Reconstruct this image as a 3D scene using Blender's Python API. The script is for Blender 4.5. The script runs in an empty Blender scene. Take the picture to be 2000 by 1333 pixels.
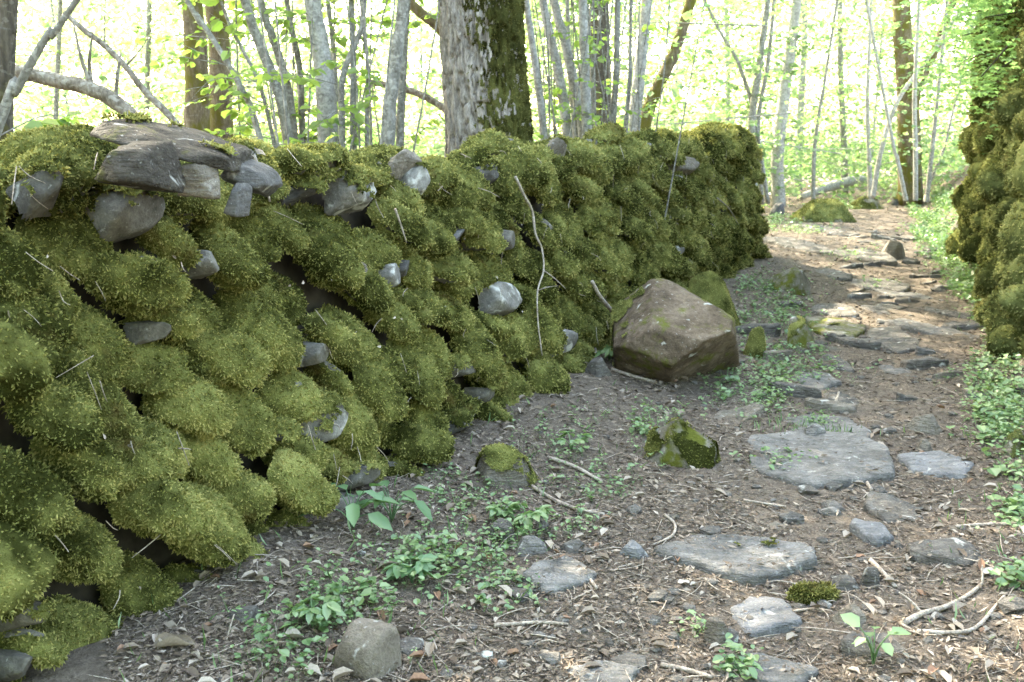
import bpy, bmesh, math
import numpy as np

rng = np.random.default_rng(11)
sc = bpy.context.scene
COL = sc.collection
R = math.radians

# ------------------------------------------------------------------ camera
CAM_H, PITCH, F_PX = 1.62, R(11.8), 1944.0
cam = bpy.data.cameras.new('camera')
cam.lens, cam.sensor_width = 35.0, 36.0
cam.clip_start, cam.clip_end = 0.05, 2000.0
cam.dof.use_dof = True
cam.dof.focus_distance = 3.9
cam.dof.aperture_fstop = 6.0
cam_o = bpy.data.objects.new('camera', cam)
cam_o.location = (0, 0, CAM_H)
cam_o.rotation_euler = (math.pi / 2 - PITCH, 0, 0)
COL.objects.link(cam_o)
sc.camera = cam_o

# ------------------------------------------------------------------ sky, sun, exposure
SUN_DIR = np.array([-0.42, 0.60, 0.68]); SUN_DIR /= np.linalg.norm(SUN_DIR)
world = bpy.data.worlds.new('World'); sc.world = world
world.use_nodes = True
wn = world.node_tree.nodes; wl = world.node_tree.links
wn.clear()
sky = wn.new('ShaderNodeTexSky'); sky.sky_type = 'NISHITA'; sky.sun_disc = False
sky.sun_elevation = math.asin(SUN_DIR[2])
sky.sun_rotation = math.atan2(SUN_DIR[0], SUN_DIR[1])
sky.air_density = 1.0; sky.dust_density = 2.5; sky.ozone_density = 0.3
bg = wn.new('ShaderNodeBackground'); bg.inputs['Strength'].default_value = 0.15
wo = wn.new('ShaderNodeOutputWorld')
wl.new(sky.outputs[0], bg.inputs[0]); wl.new(bg.outputs[0], wo.inputs[0])

sun = bpy.data.lights.new('sun', 'SUN'); sun.energy = 2.0; sun.angle = R(0.6); sun.color = (1.0, 0.965, 0.91)
sun_o = bpy.data.objects.new('sun', sun); COL.objects.link(sun_o)
from mathutils import Vector
sun_o.rotation_euler = Vector(SUN_DIR.tolist()).to_track_quat('Z', 'Y').to_euler()
sun_o.location = (-10, 15, 25)

sc.view_settings.view_transform = 'Standard'
sc.view_settings.look = 'None'
sc.view_settings.gamma = 1.0
sc.view_settings.use_curve_mapping = False
sc.view_settings.exposure = 4.05
sc.view_settings.use_white_balance = True
sc.view_settings.white_balance_temperature = 8000
sc.view_settings.white_balance_tint = 4
sc.render.engine = 'CYCLES'
sc.cycles.max_bounces = 5
sc.cycles.diffuse_bounces = 3
sc.cycles.glossy_bounces = 1
sc.cycles.transmission_bounces = 2
sc.cycles.transparent_max_bounces = 4
sc.cycles.use_adaptive_sampling = True
sc.cycles.adaptive_threshold = 0.02
sc.cycles.caustics_reflective = False
sc.cycles.caustics_refractive = False
sc.cycles.sample_clamp_indirect = 4.0

# ------------------------------------------------------------------ maths helpers
def unit(v):
    v = np.asarray(v, float)
    return v / np.maximum(np.linalg.norm(v, axis=-1, keepdims=True), 1e-9)

def smooth(x, a=0.0, b=1.0):
    t = np.clip((np.asarray(x, float) - a) / (b - a), 0, 1)
    return t * t * (3 - 2 * t)

def _hash(ix, iy, iz, seed):
    h = (ix.astype(np.int64) * 374761393 + iy.astype(np.int64) * 668265263 + iz.astype(np.int64) * 1274126177 + seed * 974634777) & 0x7fffffff
    h = ((h ^ (h >> 13)) * 1274126177) & 0x7fffffff
    h = ((h ^ (h >> 16)) * 668265263) & 0x7fffffff
    return ((h ^ (h >> 15)) & 0xffff) / 65535.0

def vnoise(p, seed=0):
    p = np.asarray(p, float)
    i = np.floor(p).astype(np.int64); f = p - i
    f = f * f * (3 - 2 * f)
    out = 0
    for dx in (0, 1):
        wx = f[:, 0] if dx else 1 - f[:, 0]
        for dy in (0, 1):
            wy = f[:, 1] if dy else 1 - f[:, 1]
            for dz in (0, 1):
                wz = f[:, 2] if dz else 1 - f[:, 2]
                out = out + wx * wy * wz * _hash(i[:, 0] + dx, i[:, 1] + dy, i[:, 2] + dz, seed)
    return out

def fbm(p, seed=0, octaves=3):
    p = np.asarray(p, float)
    a, s, tot = 0.5, 0, 0
    for k in range(octaves):
        s = s + a * vnoise(p * 2 ** k + 17.3 * k, seed + k); tot += a; a *= 0.5
    return s / tot - 0.5          # about -0.5 .. 0.5

CP, SP = math.cos(PITCH), math.sin(PITCH)
def ray(px, py):
    dx, dy = (px - 1000) / F_PX, (666.5 - py) / F_PX
    return np.array([dx, CP + dy * SP, -SP + dy * CP])
CAMP = np.array([0, 0, CAM_H])
def at(px, py, Y):
    r = ray(px, py); return CAMP + r * (Y / r[1])
def to_px(P):
    P = np.asarray(P, float) - CAMP
    z = P[..., 1] * CP - P[..., 2] * SP
    x = P[..., 0]; y = P[..., 1] * SP + P[..., 2] * CP
    return 1000 + F_PX * x / z, 666.5 - F_PX * y / z, z

# wall frame: s runs along the wall foot away from the camera, d to the right of it
WO = np.array([-1.19, 2.95]); WD = unit([0.411, 0.912]); WN = np.array([WD[1], -WD[0]])
S_END = 10.75
def sd(x, y):
    x = np.asarray(x, float) - WO[0]; y = np.asarray(y, float) - WO[1]
    return x * WD[0] + y * WD[1], x * WN[0] + y * WN[1]
def xy(s, d):
    s = np.asarray(s, float)[..., None]; d = np.asarray(d, float)[..., None]
    return WO + s * WD + d * WN

def H0(x, y):
    s, d = sd(x, y)
    z = 0.10 * np.exp(-(np.maximum(d, 0) / 0.55) ** 2) * smooth(s, 13, 11)
    z = z - 0.05 * np.exp(-((d - 1.85) / 0.6) ** 2)
    d0 = 2.45 - 0.9 * smooth(s, 9, 18) - 1.2 * smooth(s, 19, 30)
    k = smooth(d - d0, 0, 1.3)
    z = z + k * (0.40 + 0.55 * smooth(s, 5, 14)) + 0.9 * smooth(d - d0, 0.9, 4.0) * smooth(s, 2, 6)
    z = z + 0.45 * smooth(d, -0.35, -0.7) * smooth(s, 11.6, 10.8)
    z = z - 0.9 * smooth(y, 26, 60)
    return z
def H(x, y):
    x = np.asarray(x, float); y = np.asarray(y, float)
    p = np.stack([x.ravel(), y.ravel(), np.zeros(x.size)], 1)
    n = 0.10 * fbm(p * 0.9, 3) + 0.05 * fbm(p * 3.1, 5) + 0.024 * fbm(p * 11, 8)
    return H0(x, y) + n.reshape(x.shape)
def P(px, py):
    """where the sight line through a point of the photograph meets the ground"""
    r = ray(px, py); t = np.geomspace(1.5, 60, 260)
    for n in (60, 1):
        q = CAMP + t[:, None] * r
        below = q[:, 2] < H(q[:, 0], q[:, 1])
        i = int(np.argmax(below)) if below.any() else len(t) - 1
        if n > 1: t = np.linspace(t[max(i - 1, 0)], t[i], n)
    return q[i]

# ------------------------------------------------------------------ object helpers
WLOC = {}
def set_props(o, label=None, cat=None, group=None, kind=None, category=None):
    cat = cat or category
    if cat and not kind: kind = 'thing'
    if label: o['label'] = label
    if cat: o['category'] = cat
    if group: o['group'] = group
    if kind: o['kind'] = kind
    return o
def thing(name, label, cat, loc, group=None):
    o = bpy.data.objects.new(name, None); COL.objects.link(o)
    o.empty_display_size = 0.1
    o.location = [float(v) for v in loc]; WLOC[o] = np.array(loc, float)
    return set_props(o, label, cat, group)
def merge(parts):
    """parts: list of (V, F) with triangles or quads -> V, list of face arrays"""
    V, F, off = [], [], 0
    for v, f in parts:
        V.append(v)
        F += [a + off for a in (f if isinstance(f, list) else [f])]
        off += len(v)
    return np.concatenate(V), F
def obj(name, V, F, mat, parent=None, origin=None, smooth_shade=True, attr=None, **props):
    if not isinstance(F, list): F = [F]
    F = [f for f in F if len(f)]
    V = np.asarray(V, float)
    if origin is None:
        origin = WLOC[parent] if parent is not None else np.array([V[:, 0].mean(), V[:, 1].mean(), V[:, 2].min()])
    me = bpy.data.meshes.new(name)
    me.vertices.add(len(V)); me.vertices.foreach_set('co', (V - origin).astype(np.float32).ravel())
    lens = np.concatenate([np.full(len(f), f.shape[1]) for f in F]).astype(np.int32)
    flat = np.concatenate([f.ravel() for f in F]).astype(np.int32)
    me.loops.add(len(flat)); me.loops.foreach_set('vertex_index', flat)
    me.polygons.add(len(lens))
    me.polygons.foreach_set('loop_start', np.concatenate([[0], np.cumsum(lens)[:-1]]).astype(np.int32))
    if smooth_shade is True: sm = np.ones(len(lens), bool)
    elif smooth_shade is False: sm = np.zeros(len(lens), bool)
    else: sm = np.asarray(smooth_shade, bool)
    me.polygons.foreach_set('use_smooth', sm)
    if attr is not None:
        for k, a in attr.items():
            at_ = me.attributes.new(k, 'FLOAT', 'POINT'); at_.data.foreach_set('value', np.asarray(a, np.float32))
    me.update(calc_edges=True)
    me.materials.append(mat)
    o = bpy.data.objects.new(name, me); COL.objects.link(o)
    if parent is not None:
        o.parent = parent
        o.location = (origin - WLOC[parent]).tolist()
    else:
        o.location = origin.tolist()
    WLOC[o] = np.array(origin, float)
    return set_props(o, **props)

_ico = {}
def ico(level):
    if level not in _ico:
        bm = bmesh.new(); bmesh.ops.create_icosphere(bm, subdivisions=level, radius=1)
        bm.verts.ensure_lookup_table()
        v = np.array([w.co[:] for w in bm.verts]); f = np.array([[w.index for w in q.verts] for q in bm.faces])
        bm.free(); _ico[level] = (unit(v), f)
    return _ico[level]

def face_normals(V, F):
    a, b, c = V[F[:, 0]], V[F[:, 1]], V[F[:, 2]]
    n = np.cross(b - a, c - a); ar = np.linalg.norm(n, axis=1)
    return n / np.maximum(ar, 1e-12)[:, None], ar / 2
def compact(V, F):
    used = np.zeros(len(V), bool); used[F.ravel()] = True
    idx = np.cumsum(used) - 1
    return V[used], idx[F], used

def tube(pts, rad, n=8, seed=0, rough=0.0, rings=None, cap=True):
    """tapered tube along a smoothed line of points"""
    pts = np.asarray(pts, float); rad = np.asarray(rad, float)
    m = len(pts)
    if rings is None: rings = max(2, (m - 1) * 4 + 1)
    if m == 2: pts = np.stack([pts[0], (pts[0] + pts[1]) / 2, pts[1]]); rad = np.array([rad[0], rad.mean(), rad[1]]); m = 3
    ext = np.concatenate([[2 * pts[0] - pts[1]], pts, [2 * pts[-1] - pts[-2]]])
    u = np.linspace(0, m - 1 - 1e-6, rings); i = u.astype(int); f = (u - i)[:, None]
    p0, p1, p2, p3 = ext[i], ext[i + 1], ext[i + 2], ext[i + 3]
    C = 0.5 * (2 * p1 + (p2 - p0) * f + (2 * p0 - 5 * p1 + 4 * p2 - p3) * f ** 2 + (3 * p1 - p0 - 3 * p2 + p3) * f ** 3)
    rr = np.interp(u, np.arange(m), rad)
    T = unit(np.gradient(C, axis=0))
    ref = np.array([0.0, 0, 1]) if abs(T[:, 2]).mean() < 0.75 else np.array([0.0, 1, 0])
    A = unit(np.cross(T, ref)); B = np.cross(T, A)
    th = np.linspace(0, 2 * math.pi, n, endpoint=False)
    V = C[:, None] + rr[:, None, None] * (np.cos(th)[None, :, None] * A[:, None] + np.sin(th)[None, :, None] * B[:, None])
    V = V.reshape(-1, 3)
    if rough:
        Cc = np.repeat(C, n, 0); d = V - Cc
        V = Cc + d * (1 + rough * 2 * fbm(V / max(rad.max(), 1e-3) * 0.9, seed)[:, None])
    k = np.arange(rings - 1)[:, None] * n; j = np.arange(n)[None]
    F = np.stack([k + j, k + (j + 1) % n, k + n + (j + 1) % n, k + n + j], -1).reshape(-1, 4)
    Fs = [F]
    if cap:
        V = np.concatenate([V, C[:1], C[-1:]]); a, b = len(V) - 2, len(V) - 1
        j = np.arange(n); l = (rings - 1) * n
        Fs += [np.stack([np.full(n, a), (j + 1) % n, j], 1), np.stack([np.full(n, b), l + j, l + (j + 1) % n], 1)]
    return V, Fs

def kites(base, tip_dir, side, L, W, lift=0.0, up=None):
    """two-triangle blades; lift folds them along the midline"""
    n = len(base); L = np.broadcast_to(L, n)[:, None]; W = np.broadcast_to(W, n)[:, None]
    upv = 0 if up is None else up * (np.asarray(lift) * L if np.ndim(lift) == 0 else lift[:, None] * L)
    mid = base + tip_dir * L * 0.45
    V = np.stack([base, mid - side * W + upv, base + tip_dir * L, mid + side * W + upv], 1).reshape(-1, 3)
    k = np.arange(n)[:, None] * 4
    F = np.concatenate([k + [0, 1, 2], k + [0, 2, 3]]) if n else np.zeros((0, 3), int)
    return V, F
def leaves6(base, tip_dir, side, up, L, W, fold=0.15, droop=0.1):
    n = len(base); L = np.broadcast_to(L, n)[:, None]; W = np.broadcast_to(W, n)[:, None]
    f = fold * W * up
    V = np.stack([base,
                  base + tip_dir * L * .28 - side * W * .85 + f, base + tip_dir * L * .68 - side * W * .8 + f - up * L * droop * .5,
                  base + tip_dir * L - up * L * droop,
                  base + tip_dir * L * .68 + side * W * .8 + f - up * L * droop * .5, base + tip_dir * L * .28 + side * W * .85 + f], 1).reshape(-1, 3)
    k = np.arange(n)[:, None] * 6
    return V, np.concatenate([k + [0, 1, 2, 3], k + [0, 3, 4, 5]])

def sample_faces(V, F, dens_per_face_area, g):
    n, ar = face_normals(V, F)
    lam = ar * dens_per_face_area
    cnt = np.floor(lam + g.random(len(F))).astype(int)
    idx = np.repeat(np.arange(len(F)), cnt)
    r1 = np.sqrt(g.random(len(idx))); r2 = g.random(len(idx))
    a, b, c = V[F[idx, 0]], V[F[idx, 1]], V[F[idx, 2]]
    return a * (1 - r1)[:, None] + b * (r1 * (1 - r2))[:, None] + c * (r1 * r2)[:, None], n[idx]

def moss_mesh(V, F, keep, dens, L, W, g, gravity=0.45):
    """moss: the kept part of a surface and the fronds growing from it"""
    Fk = F[keep]
    if len(Fk) == 0: return None
    Vs, Fs, _ = compact(V, Fk)
    p, n = sample_faces(Vs, Fs, dens, g)
    m = len(p)
    d = unit(n * 0.5 + g.normal(0, 0.7, (m, 3)) + np.array([0, 0, -gravity]))
    side = unit(np.cross(d, g.normal(0, 1, (m, 3)) + n * 0.8))
    ll = L * g.uniform(0.55, 1.35, m); ww = W * g.uniform(0.7, 1.3, m)
    V2, F2 = kites(p - n * L * 0.15, d, side, ll, ww, 0.22, np.cross(d, side))
    rn = g.random(m)
    Vm, Fm = merge([(Vs, Fs), (V2, F2)])
    sm = np.concatenate([np.ones(len(Fs), bool), np.zeros(len(F2), bool)])
    return Vm, Fm, sm, {'rnd': np.concatenate([np.full(len(Vs), 0.10), (rn[:, None] * [0.2, 0.8, 1.15, 0.8] + [-0.1, 0.05, 0.2, 0.05]).ravel()])}  # sheet and frond roots coloured dark for shade in the crevices; pale tips new growth

# ------------------------------------------------------------------ materials
def mat_new(name):
    m = bpy.data.materials.new(name); m.use_nodes = True
    nt = m.node_tree; nt.nodes.clear()
    return m, nt
class NT:
    def __init__(s, nt): s.nt = nt
    def n(s, t, **kw):
        nd = s.nt.nodes.new(t)
        for k, v in kw.items(): setattr(nd, k, v)
        return nd
    def l(s, a, b): s.nt.links.new(a, b)
    def pos(s, scale=(1, 1, 1), rot=(0, 0, 0)):
        g = s.n('ShaderNodeNewGeometry'); mp = s.n('ShaderNodeMapping')
        mp.inputs['Scale'].default_value = scale; mp.inputs['Rotation'].default_value = rot
        s.l(g.outputs['Position'], mp.inputs['Vector']); return mp.outputs[0]
    def noise(s, vec, scale, detail=3, rough=0.55, dist=0.0):
        t = s.n('ShaderNodeTexNoise'); t.inputs['Scale'].default_value = scale
        t.inputs['Detail'].default_value = detail; t.inputs['Roughness'].default_value = rough
        t.inputs['Distortion'].default_value = dist
        s.l(vec, t.inputs['Vector']); return t.outputs['Fac']
    def ramp(s, fac, stops, interp='LINEAR'):
        r = s.n('ShaderNodeValToRGB'); cr = r.color_ramp; cr.interpolation = interp
        while len(cr.elements) < len(stops): cr.elements.new(0.5)
        for e, (p, c) in zip(cr.elements, stops):
            e.position = p; e.color = (*c, 1) if len(c) == 3 else c
        s.l(fac, r.inputs[0]); return r.outputs[0]
    def mix(s, fac, a, b, mode='MIX'):
        m = s.n('ShaderNodeMix', data_type='RGBA', blend_type=mode)
        for v, i in ((fac, 0), (a, 6), (b, 7)):
            if isinstance(v, (int, float)): m.inputs[i].default_value = v
            elif isinstance(v, tuple): m.inputs[i].default_value = (*v, 1)
            else: s.l(v, m.inputs[i])
        return m.outputs[2]
    def math(s, op, a, b=0.0):
        m = s.n('ShaderNodeMath', operation=op)
        for v, i in ((a, 0), (b, 1)):
            if isinstance(v, (int, float)): m.inputs[i].default_value = v
            else: s.l(v, m.inputs[i])
        return m.outputs[0]
    def attr(s, name):
        a = s.n('ShaderNodeAttribute'); a.attribute_name = name; return a.outputs['Fac']
    def bump(s, h, strength=0.5, dist=0.02):
        b = s.n('ShaderNodeBump'); b.inputs['Strength'].default_value = strength; b.inputs['Distance'].default_value = dist
        s.l(h, b.inputs['Height']); return b.outputs[0]
    def out_principled(s, col, rough=0.85, normal=None, spec=0.25):
        p = s.n('ShaderNodeBsdfPrincipled'); o = s.n('ShaderNodeOutputMaterial')
        s.l(col, p.inputs['Base Color'])
        if isinstance(rough, (int, float)): p.inputs['Roughness'].default_value = rough
        else: s.l(rough, p.inputs['Roughness'])
        p.inputs['Specular IOR Level'].default_value = spec
        if normal is not None: s.l(normal, p.inputs['Normal'])
        s.l(p.outputs[0], o.inputs[0])
    def out_leaf(s, col, tcol, mixf=0.5, gloss=0.0, rough=0.4, normal=None):
        d = s.n('ShaderNodeBsdfDiffuse'); t = s.n('ShaderNodeBsdfTranslucent'); m = s.n('ShaderNodeMixShader'); o = s.n('ShaderNodeOutputMaterial')
        if normal is not None: s.l(normal, d.inputs['Normal'])
        s.l(col, d.inputs[0]); s.l(tcol, t.inputs[0]); m.inputs[0].default_value = mixf
        s.l(d.outputs[0], m.inputs[1]); s.l(t.outputs[0], m.inputs[2])
        res = m.outputs[0]
        if gloss:
            g = s.n('ShaderNodeBsdfGlossy'); g.inputs['Roughness'].default_value = rough
            g.inputs[0].default_value = (1, 1, 1, 1)
            m2 = s.n('ShaderNodeMixShader'); m2.inputs[0].default_value = gloss
            s.l(res, m2.inputs[1]); s.l(g.outputs[0], m2.inputs[2]); res = m2.outputs[0]
        s.l(res, o.inputs[0])

def rock_mat(name, dark, mid, light, lichen=0.0, strata=0.0, lichen_col=(0.62, 0.62, 0.58), mossy=0.0, bump=0.5):
    m, nt = mat_new(name); N = NT(nt)
    v = N.pos()
    a = N.noise(v, 5, 4, 0.6); b = N.noise(v, 28, 5, 0.65)
    f = N.math('ADD', N.math('MULTIPLY', a, 0.6), N.math('MULTIPLY', b, 0.4))
    c = N.ramp(f, [(0.33, dark), (0.5, mid), (0.68, light)])
    if strata:
        st = N.noise(N.pos((3, 14, 30), (0.35, 0.25, 0.5)), 2.2, 5, 0.6, 0.4)
        c = N.mix(N.math('MULTIPLY', N.ramp(st, [(0.42, (0, 0, 0)), (0.62, (1, 1, 1))]), strata), c, tuple(x * 0.55 for x in mid))
        hgt = N.math('ADD', N.math('MULTIPLY', st, 1.4), b)
    else:
        hgt = N.math('ADD', a, b)
    if lichen:
        li = N.ramp(N.noise(v, 11, 3, 0.5, 0.6), [(0.665 - 0.20 * lichen, (0, 0, 0)), (0.76 - 0.20 * lichen, (0.9, 0.9, 0.9))])
        c = N.mix(li, c, lichen_col)
        sp = N.ramp(N.noise(v, 55, 2, 0.5), [(0.66, (0, 0, 0)), (0.72, (0.28, 0.28, 0.28))])
        c = N.mix(sp, c, lichen_col)
    if mossy:
        mo = N.ramp(N.noise(v, 6, 5, 0.7), [(0.62 - 0.3 * mossy, (0, 0, 0)), (0.74 - 0.3 * mossy, (1, 1, 1))])
        c = N.mix(mo, c, (0.11, 0.115, 0.022))
    fine = N.noise(v, 130, 3, 0.6)
    c = N.mix(0.35, c, N.ramp(fine, [(0.3, (0.25, 0.25, 0.25)), (0.7, (1, 1, 1))]), 'MULTIPLY')
    N.out_principled(c, 0.8, N.bump(N.math('ADD', hgt, N.math('MULTIPLY', fine, 0.35)), bump, 0.02), 0.1)
    return m

def moss_mat(name, dark, green, gold, bias=0.0):
    m, nt = mat_new(name); N = NT(nt)
    v = N.pos()
    big = N.noise(v, 1.7, 3, 0.6); med = N.noise(v, 8, 3, 0.6)
    r = N.attr('rnd')
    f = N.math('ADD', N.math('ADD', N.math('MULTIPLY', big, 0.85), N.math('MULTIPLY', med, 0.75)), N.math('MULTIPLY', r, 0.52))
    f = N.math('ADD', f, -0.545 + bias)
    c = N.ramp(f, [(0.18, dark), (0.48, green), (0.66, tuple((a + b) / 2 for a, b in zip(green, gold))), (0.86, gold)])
    # brown, half dead patches
    br = N.ramp(N.noise(v, 4.3, 4, 0.65, 0.5), [(0.60, (0, 0, 0)), (0.72, (0.75, 0.75, 0.75))])
    c = N.mix(br, c, (0.12, 0.085, 0.03))
    N.out_leaf(c, N.mix(1.0, c, (1.0, 1.0, 0.7), 'MULTIPLY'), 0.14, normal=N.bump(N.noise(v, 170, 2, 0.6), 1.0, 0.012))
    return m

def leaf_mat(name, d0, d1, t0, t1, mixf=0.5, gloss=0.04):
    m, nt = mat_new(name); N = NT(nt)
    r = N.attr('rnd')
    N.out_leaf(N.ramp(r, [(0, d0), (1, d1)]), N.ramp(r, [(0, t0), (1, t1)]), mixf, gloss)
    return m

M = {}
M['stone'] = rock_mat('wall_stone', (0.05, 0.045, 0.037), (0.125, 0.115, 0.098), (0.23, 0.215, 0.185), 0.05)
M['stone_lichen'] = rock_mat('lichen_stone', (0.08, 0.075, 0.066), (0.18, 0.17, 0.155), (0.31, 0.298, 0.275), 0.6, lichen_col=(0.52, 0.51, 0.475))
M['stone_tan'] = rock_mat('tan_stone', (0.12, 0.102, 0.083), (0.225, 0.195, 0.16), (0.34, 0.30, 0.25), 0.05, 0.45, bump=0.9)
M['stone_dark'] = rock_mat('dark_slate', (0.055, 0.052, 0.05), (0.115, 0.11, 0.106), (0.19, 0.182, 0.175), 0.05, 0.5)
M['stone_brown'] = rock_mat('brown_grey_stone', (0.03, 0.026, 0.021), (0.075, 0.065, 0.054), (0.135, 0.12, 0.10), 0.05, 0.5, mossy=0.12, bump=0.9)  # base tone darkened to carry the shade on faces turned from the light
M['stone_smooth'] = rock_mat('smooth_tan_stone', (0.095, 0.079, 0.063), (0.18, 0.153, 0.124), (0.27, 0.235, 0.195), 0.03, 0.0, mossy=0.05, bump=0.8)
M['slab'] = rock_mat('path_slab', (0.11, 0.103, 0.095), (0.21, 0.198, 0.185), (0.32, 0.303, 0.285), 0.10, 0.6, bump=0.9)
M['slab_blue'] = rock_mat('bluish_slab', (0.12, 0.118, 0.118), (0.205, 0.202, 0.204), (0.29, 0.287, 0.288), 0.03, 0.45, bump=0.8)
M['slab_dark'] = rock_mat('dark_slab', (0.08, 0.072, 0.064), (0.155, 0.142, 0.128), (0.245, 0.227, 0.208), 0.1, 0.6, bump=0.9)
M['boulder'] = rock_mat('boulder_rock', (0.05, 0.036, 0.025), (0.14, 0.103, 0.073), (0.25, 0.192, 0.142), 0.02, 0.0, mossy=0.3, bump=0.8)
M['mossrock'] = rock_mat('mossy_rock', (0.10, 0.09, 0.07), (0.2, 0.18, 0.145), (0.32, 0.29, 0.24), 0.15, 0.0, mossy=0.55)
M['outcrop'] = rock_mat('outcrop_rock', (0.07, 0.065, 0.055), (0.17, 0.16, 0.14), (0.30, 0.28, 0.25), 0.3, 0.2)
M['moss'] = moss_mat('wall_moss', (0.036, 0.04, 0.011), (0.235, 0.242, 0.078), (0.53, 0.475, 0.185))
M['moss_pale'] = moss_mat('pale_moss', (0.055, 0.062, 0.02), (0.19, 0.205, 0.075), (0.40, 0.38, 0.16), 0.0)
M['moss_dark'] = moss_mat('bark_moss', (0.045, 0.045, 0.015), (0.125, 0.125, 0.04), (0.27, 0.24, 0.09), 0.03)

m, nt = mat_new('packing_earth'); N = NT(nt)
N.out_principled(N.ramp(N.noise(N.pos(), 12, 4), [(0.3, (0.018, 0.014, 0.01)), (0.7, (0.05, 0.042, 0.03))]), 0.95); M['earth'] = m

m, nt = mat_new('forest_floor'); N = NT(nt)
v = N.pos()
f1 = N.noise(v, 1.3, 4, 0.6); f2 = N.noise(v, 22, 5, 0.7); f3 = N.noise(N.pos((1, 1, 1)), 95, 4, 0.65, 0.8)
c = N.ramp(N.math('ADD', N.math('MULTIPLY', f2, 0.5), N.math('MULTIPLY', f3, 0.5)),
           [(0.33, (0.04, 0.032, 0.026)), (0.48, (0.122, 0.099, 0.079)), (0.60, (0.208, 0.173, 0.142)), (0.72, (0.32, 0.282, 0.245))])
c = N.mix(N.ramp(f1, [(0.4, (0, 0, 0)), (0.65, (0.45, 0.45, 0.45))]), c, (0.12, 0.098, 0.078))
N.out_principled(c, 0.95, N.bump(N.math('ADD', f2, f3), 0.8, 0.02), 0.1); M['ground'] = m

m, nt = mat_new('leaf_litter'); N = NT(nt)
r = N.attr('rnd')
c = N.ramp(r, [(0.0, (0.05, 0.038, 0.03)), (0.25, (0.135, 0.102, 0.078)), (0.55, (0.235, 0.185, 0.145)), (0.8, (0.35, 0.29, 0.235)), (0.94, (0.50, 0.44, 0.375)), (1.0, (0.26, 0.13, 0.07))])
c = N.mix(0.5, c, N.ramp(N.noise(N.pos(), 160, 3), [(0.3, (0.45, 0.45, 0.45)), (0.7, (1, 1, 1))]), 'MULTIPLY')
N.out_principled(c, 0.85, None, 0.15); M['litter'] = m

def bark_mat(name, dark, mid, pale, zs=0.35, spots=0.5, scale=14, mossy=0.0):
    m, nt = mat_new(name); N = NT(nt)
    v = N.pos((1, 1, zs))
    a = N.noise(v, scale, 4, 0.6); b = N.noise(v, scale * 4, 4, 0.65)
    c = N.ramp(N.math('ADD', N.math('MULTIPLY', a, 0.55), N.math('MULTIPLY', b, 0.45)), [(0.32, dark), (0.5, mid), (0.66, pale)])
    sp = N.ramp(N.noise(N.pos((1, 1, 1.6)), scale * 1.8, 2, 0.4), [(0.60 - 0.1 * spots, (0, 0, 0)), (0.64 - 0.1 * spots, (0.8, 0.8, 0.8))])
    c = N.mix(N.math('MULTIPLY', sp, spots), c, (0.50, 0.48, 0.425))
    if mossy:
        mo = N.ramp(N.noise(N.pos((1, 1, 0.5)), 5, 4, 0.65), [(0.66 - 0.35 * mossy, (0, 0, 0)), (0.78 - 0.35 * mossy, (1, 1, 1))])
        c = N.mix(mo, c, (0.10, 0.088, 0.018))
    N.out_principled(c, 0.9, N.bump(N.math('ADD', a, b), 0.6, 0.01), 0.15)
    return m
M['hazel'] = bark_mat('hazel_bark', (0.094, 0.083, 0.068), (0.187, 0.176, 0.155), (0.288, 0.277, 0.252), 0.6, 0.4)
M['birch'] = bark_mat('pale_bark', (0.144, 0.133, 0.115), (0.274, 0.259, 0.238), (0.389, 0.374, 0.353), 0.8, 0.45)
M['dead'] = bark_mat('dead_bark', (0.08, 0.062, 0.047), (0.18, 0.15, 0.12), (0.31, 0.27, 0.225), 0.5, 0.35)
M['oakbark'] = bark_mat('oak_bark', (0.10, 0.083, 0.07), (0.27, 0.235, 0.205), (0.42, 0.375, 0.335), 0.3, 0.1, 26)
M['darkbark'] = bark_mat('dark_bark', (0.035, 0.03, 0.024), (0.075, 0.062, 0.048), (0.13, 0.11, 0.085), 0.3, 0.12, 14, 0.25)
M['mossbark'] = bark_mat('mossy_bark', (0.06, 0.047, 0.03), (0.13, 0.10, 0.065), (0.2, 0.165, 0.11), 0.3, 0.1, 14, 0.6)
M['stick'] = bark_mat('dry_twig', (0.16, 0.125, 0.10), (0.33, 0.275, 0.225), (0.52, 0.46, 0.40), 1, 0.2, 30)

M['leaf_near'] = leaf_mat('hazel_leaf', (0.10, 0.17, 0.05), (0.17, 0.24, 0.06), (0.22, 0.42, 0.07), (0.44, 0.60, 0.12), 0.55)
M['leaf_far'] = leaf_mat('woodland_leaf', (0.10, 0.18, 0.07), (0.18, 0.25, 0.10), (0.17, 0.33, 0.10), (0.34, 0.46, 0.18), 0.50)
M['leaf_shrub'] = leaf_mat('shrub_leaf', (0.14, 0.25, 0.10), (0.22, 0.34, 0.13), (0.24, 0.48, 0.15), (0.42, 0.62, 0.22), 0.5, 0.04)
M['leaf_canopy'] = leaf_mat('canopy_leaf', (0.09, 0.13, 0.05), (0.12, 0.17, 0.06), (0.28, 0.40, 0.14), (0.42, 0.52, 0.2), 0.55)
M['herb'] = leaf_mat('herb_leaf', (0.10, 0.19, 0.075), (0.22, 0.32, 0.14), (0.12, 0.25, 0.06), (0.26, 0.40, 0.11), 0.35, 0.05)
M['herb_dark'] = leaf_mat('dark_herb_leaf', (0.09, 0.17, 0.08), (0.15, 0.26, 0.12), (0.1, 0.22, 0.05), (0.18, 0.32, 0.08), 0.3, 0.03)

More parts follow.
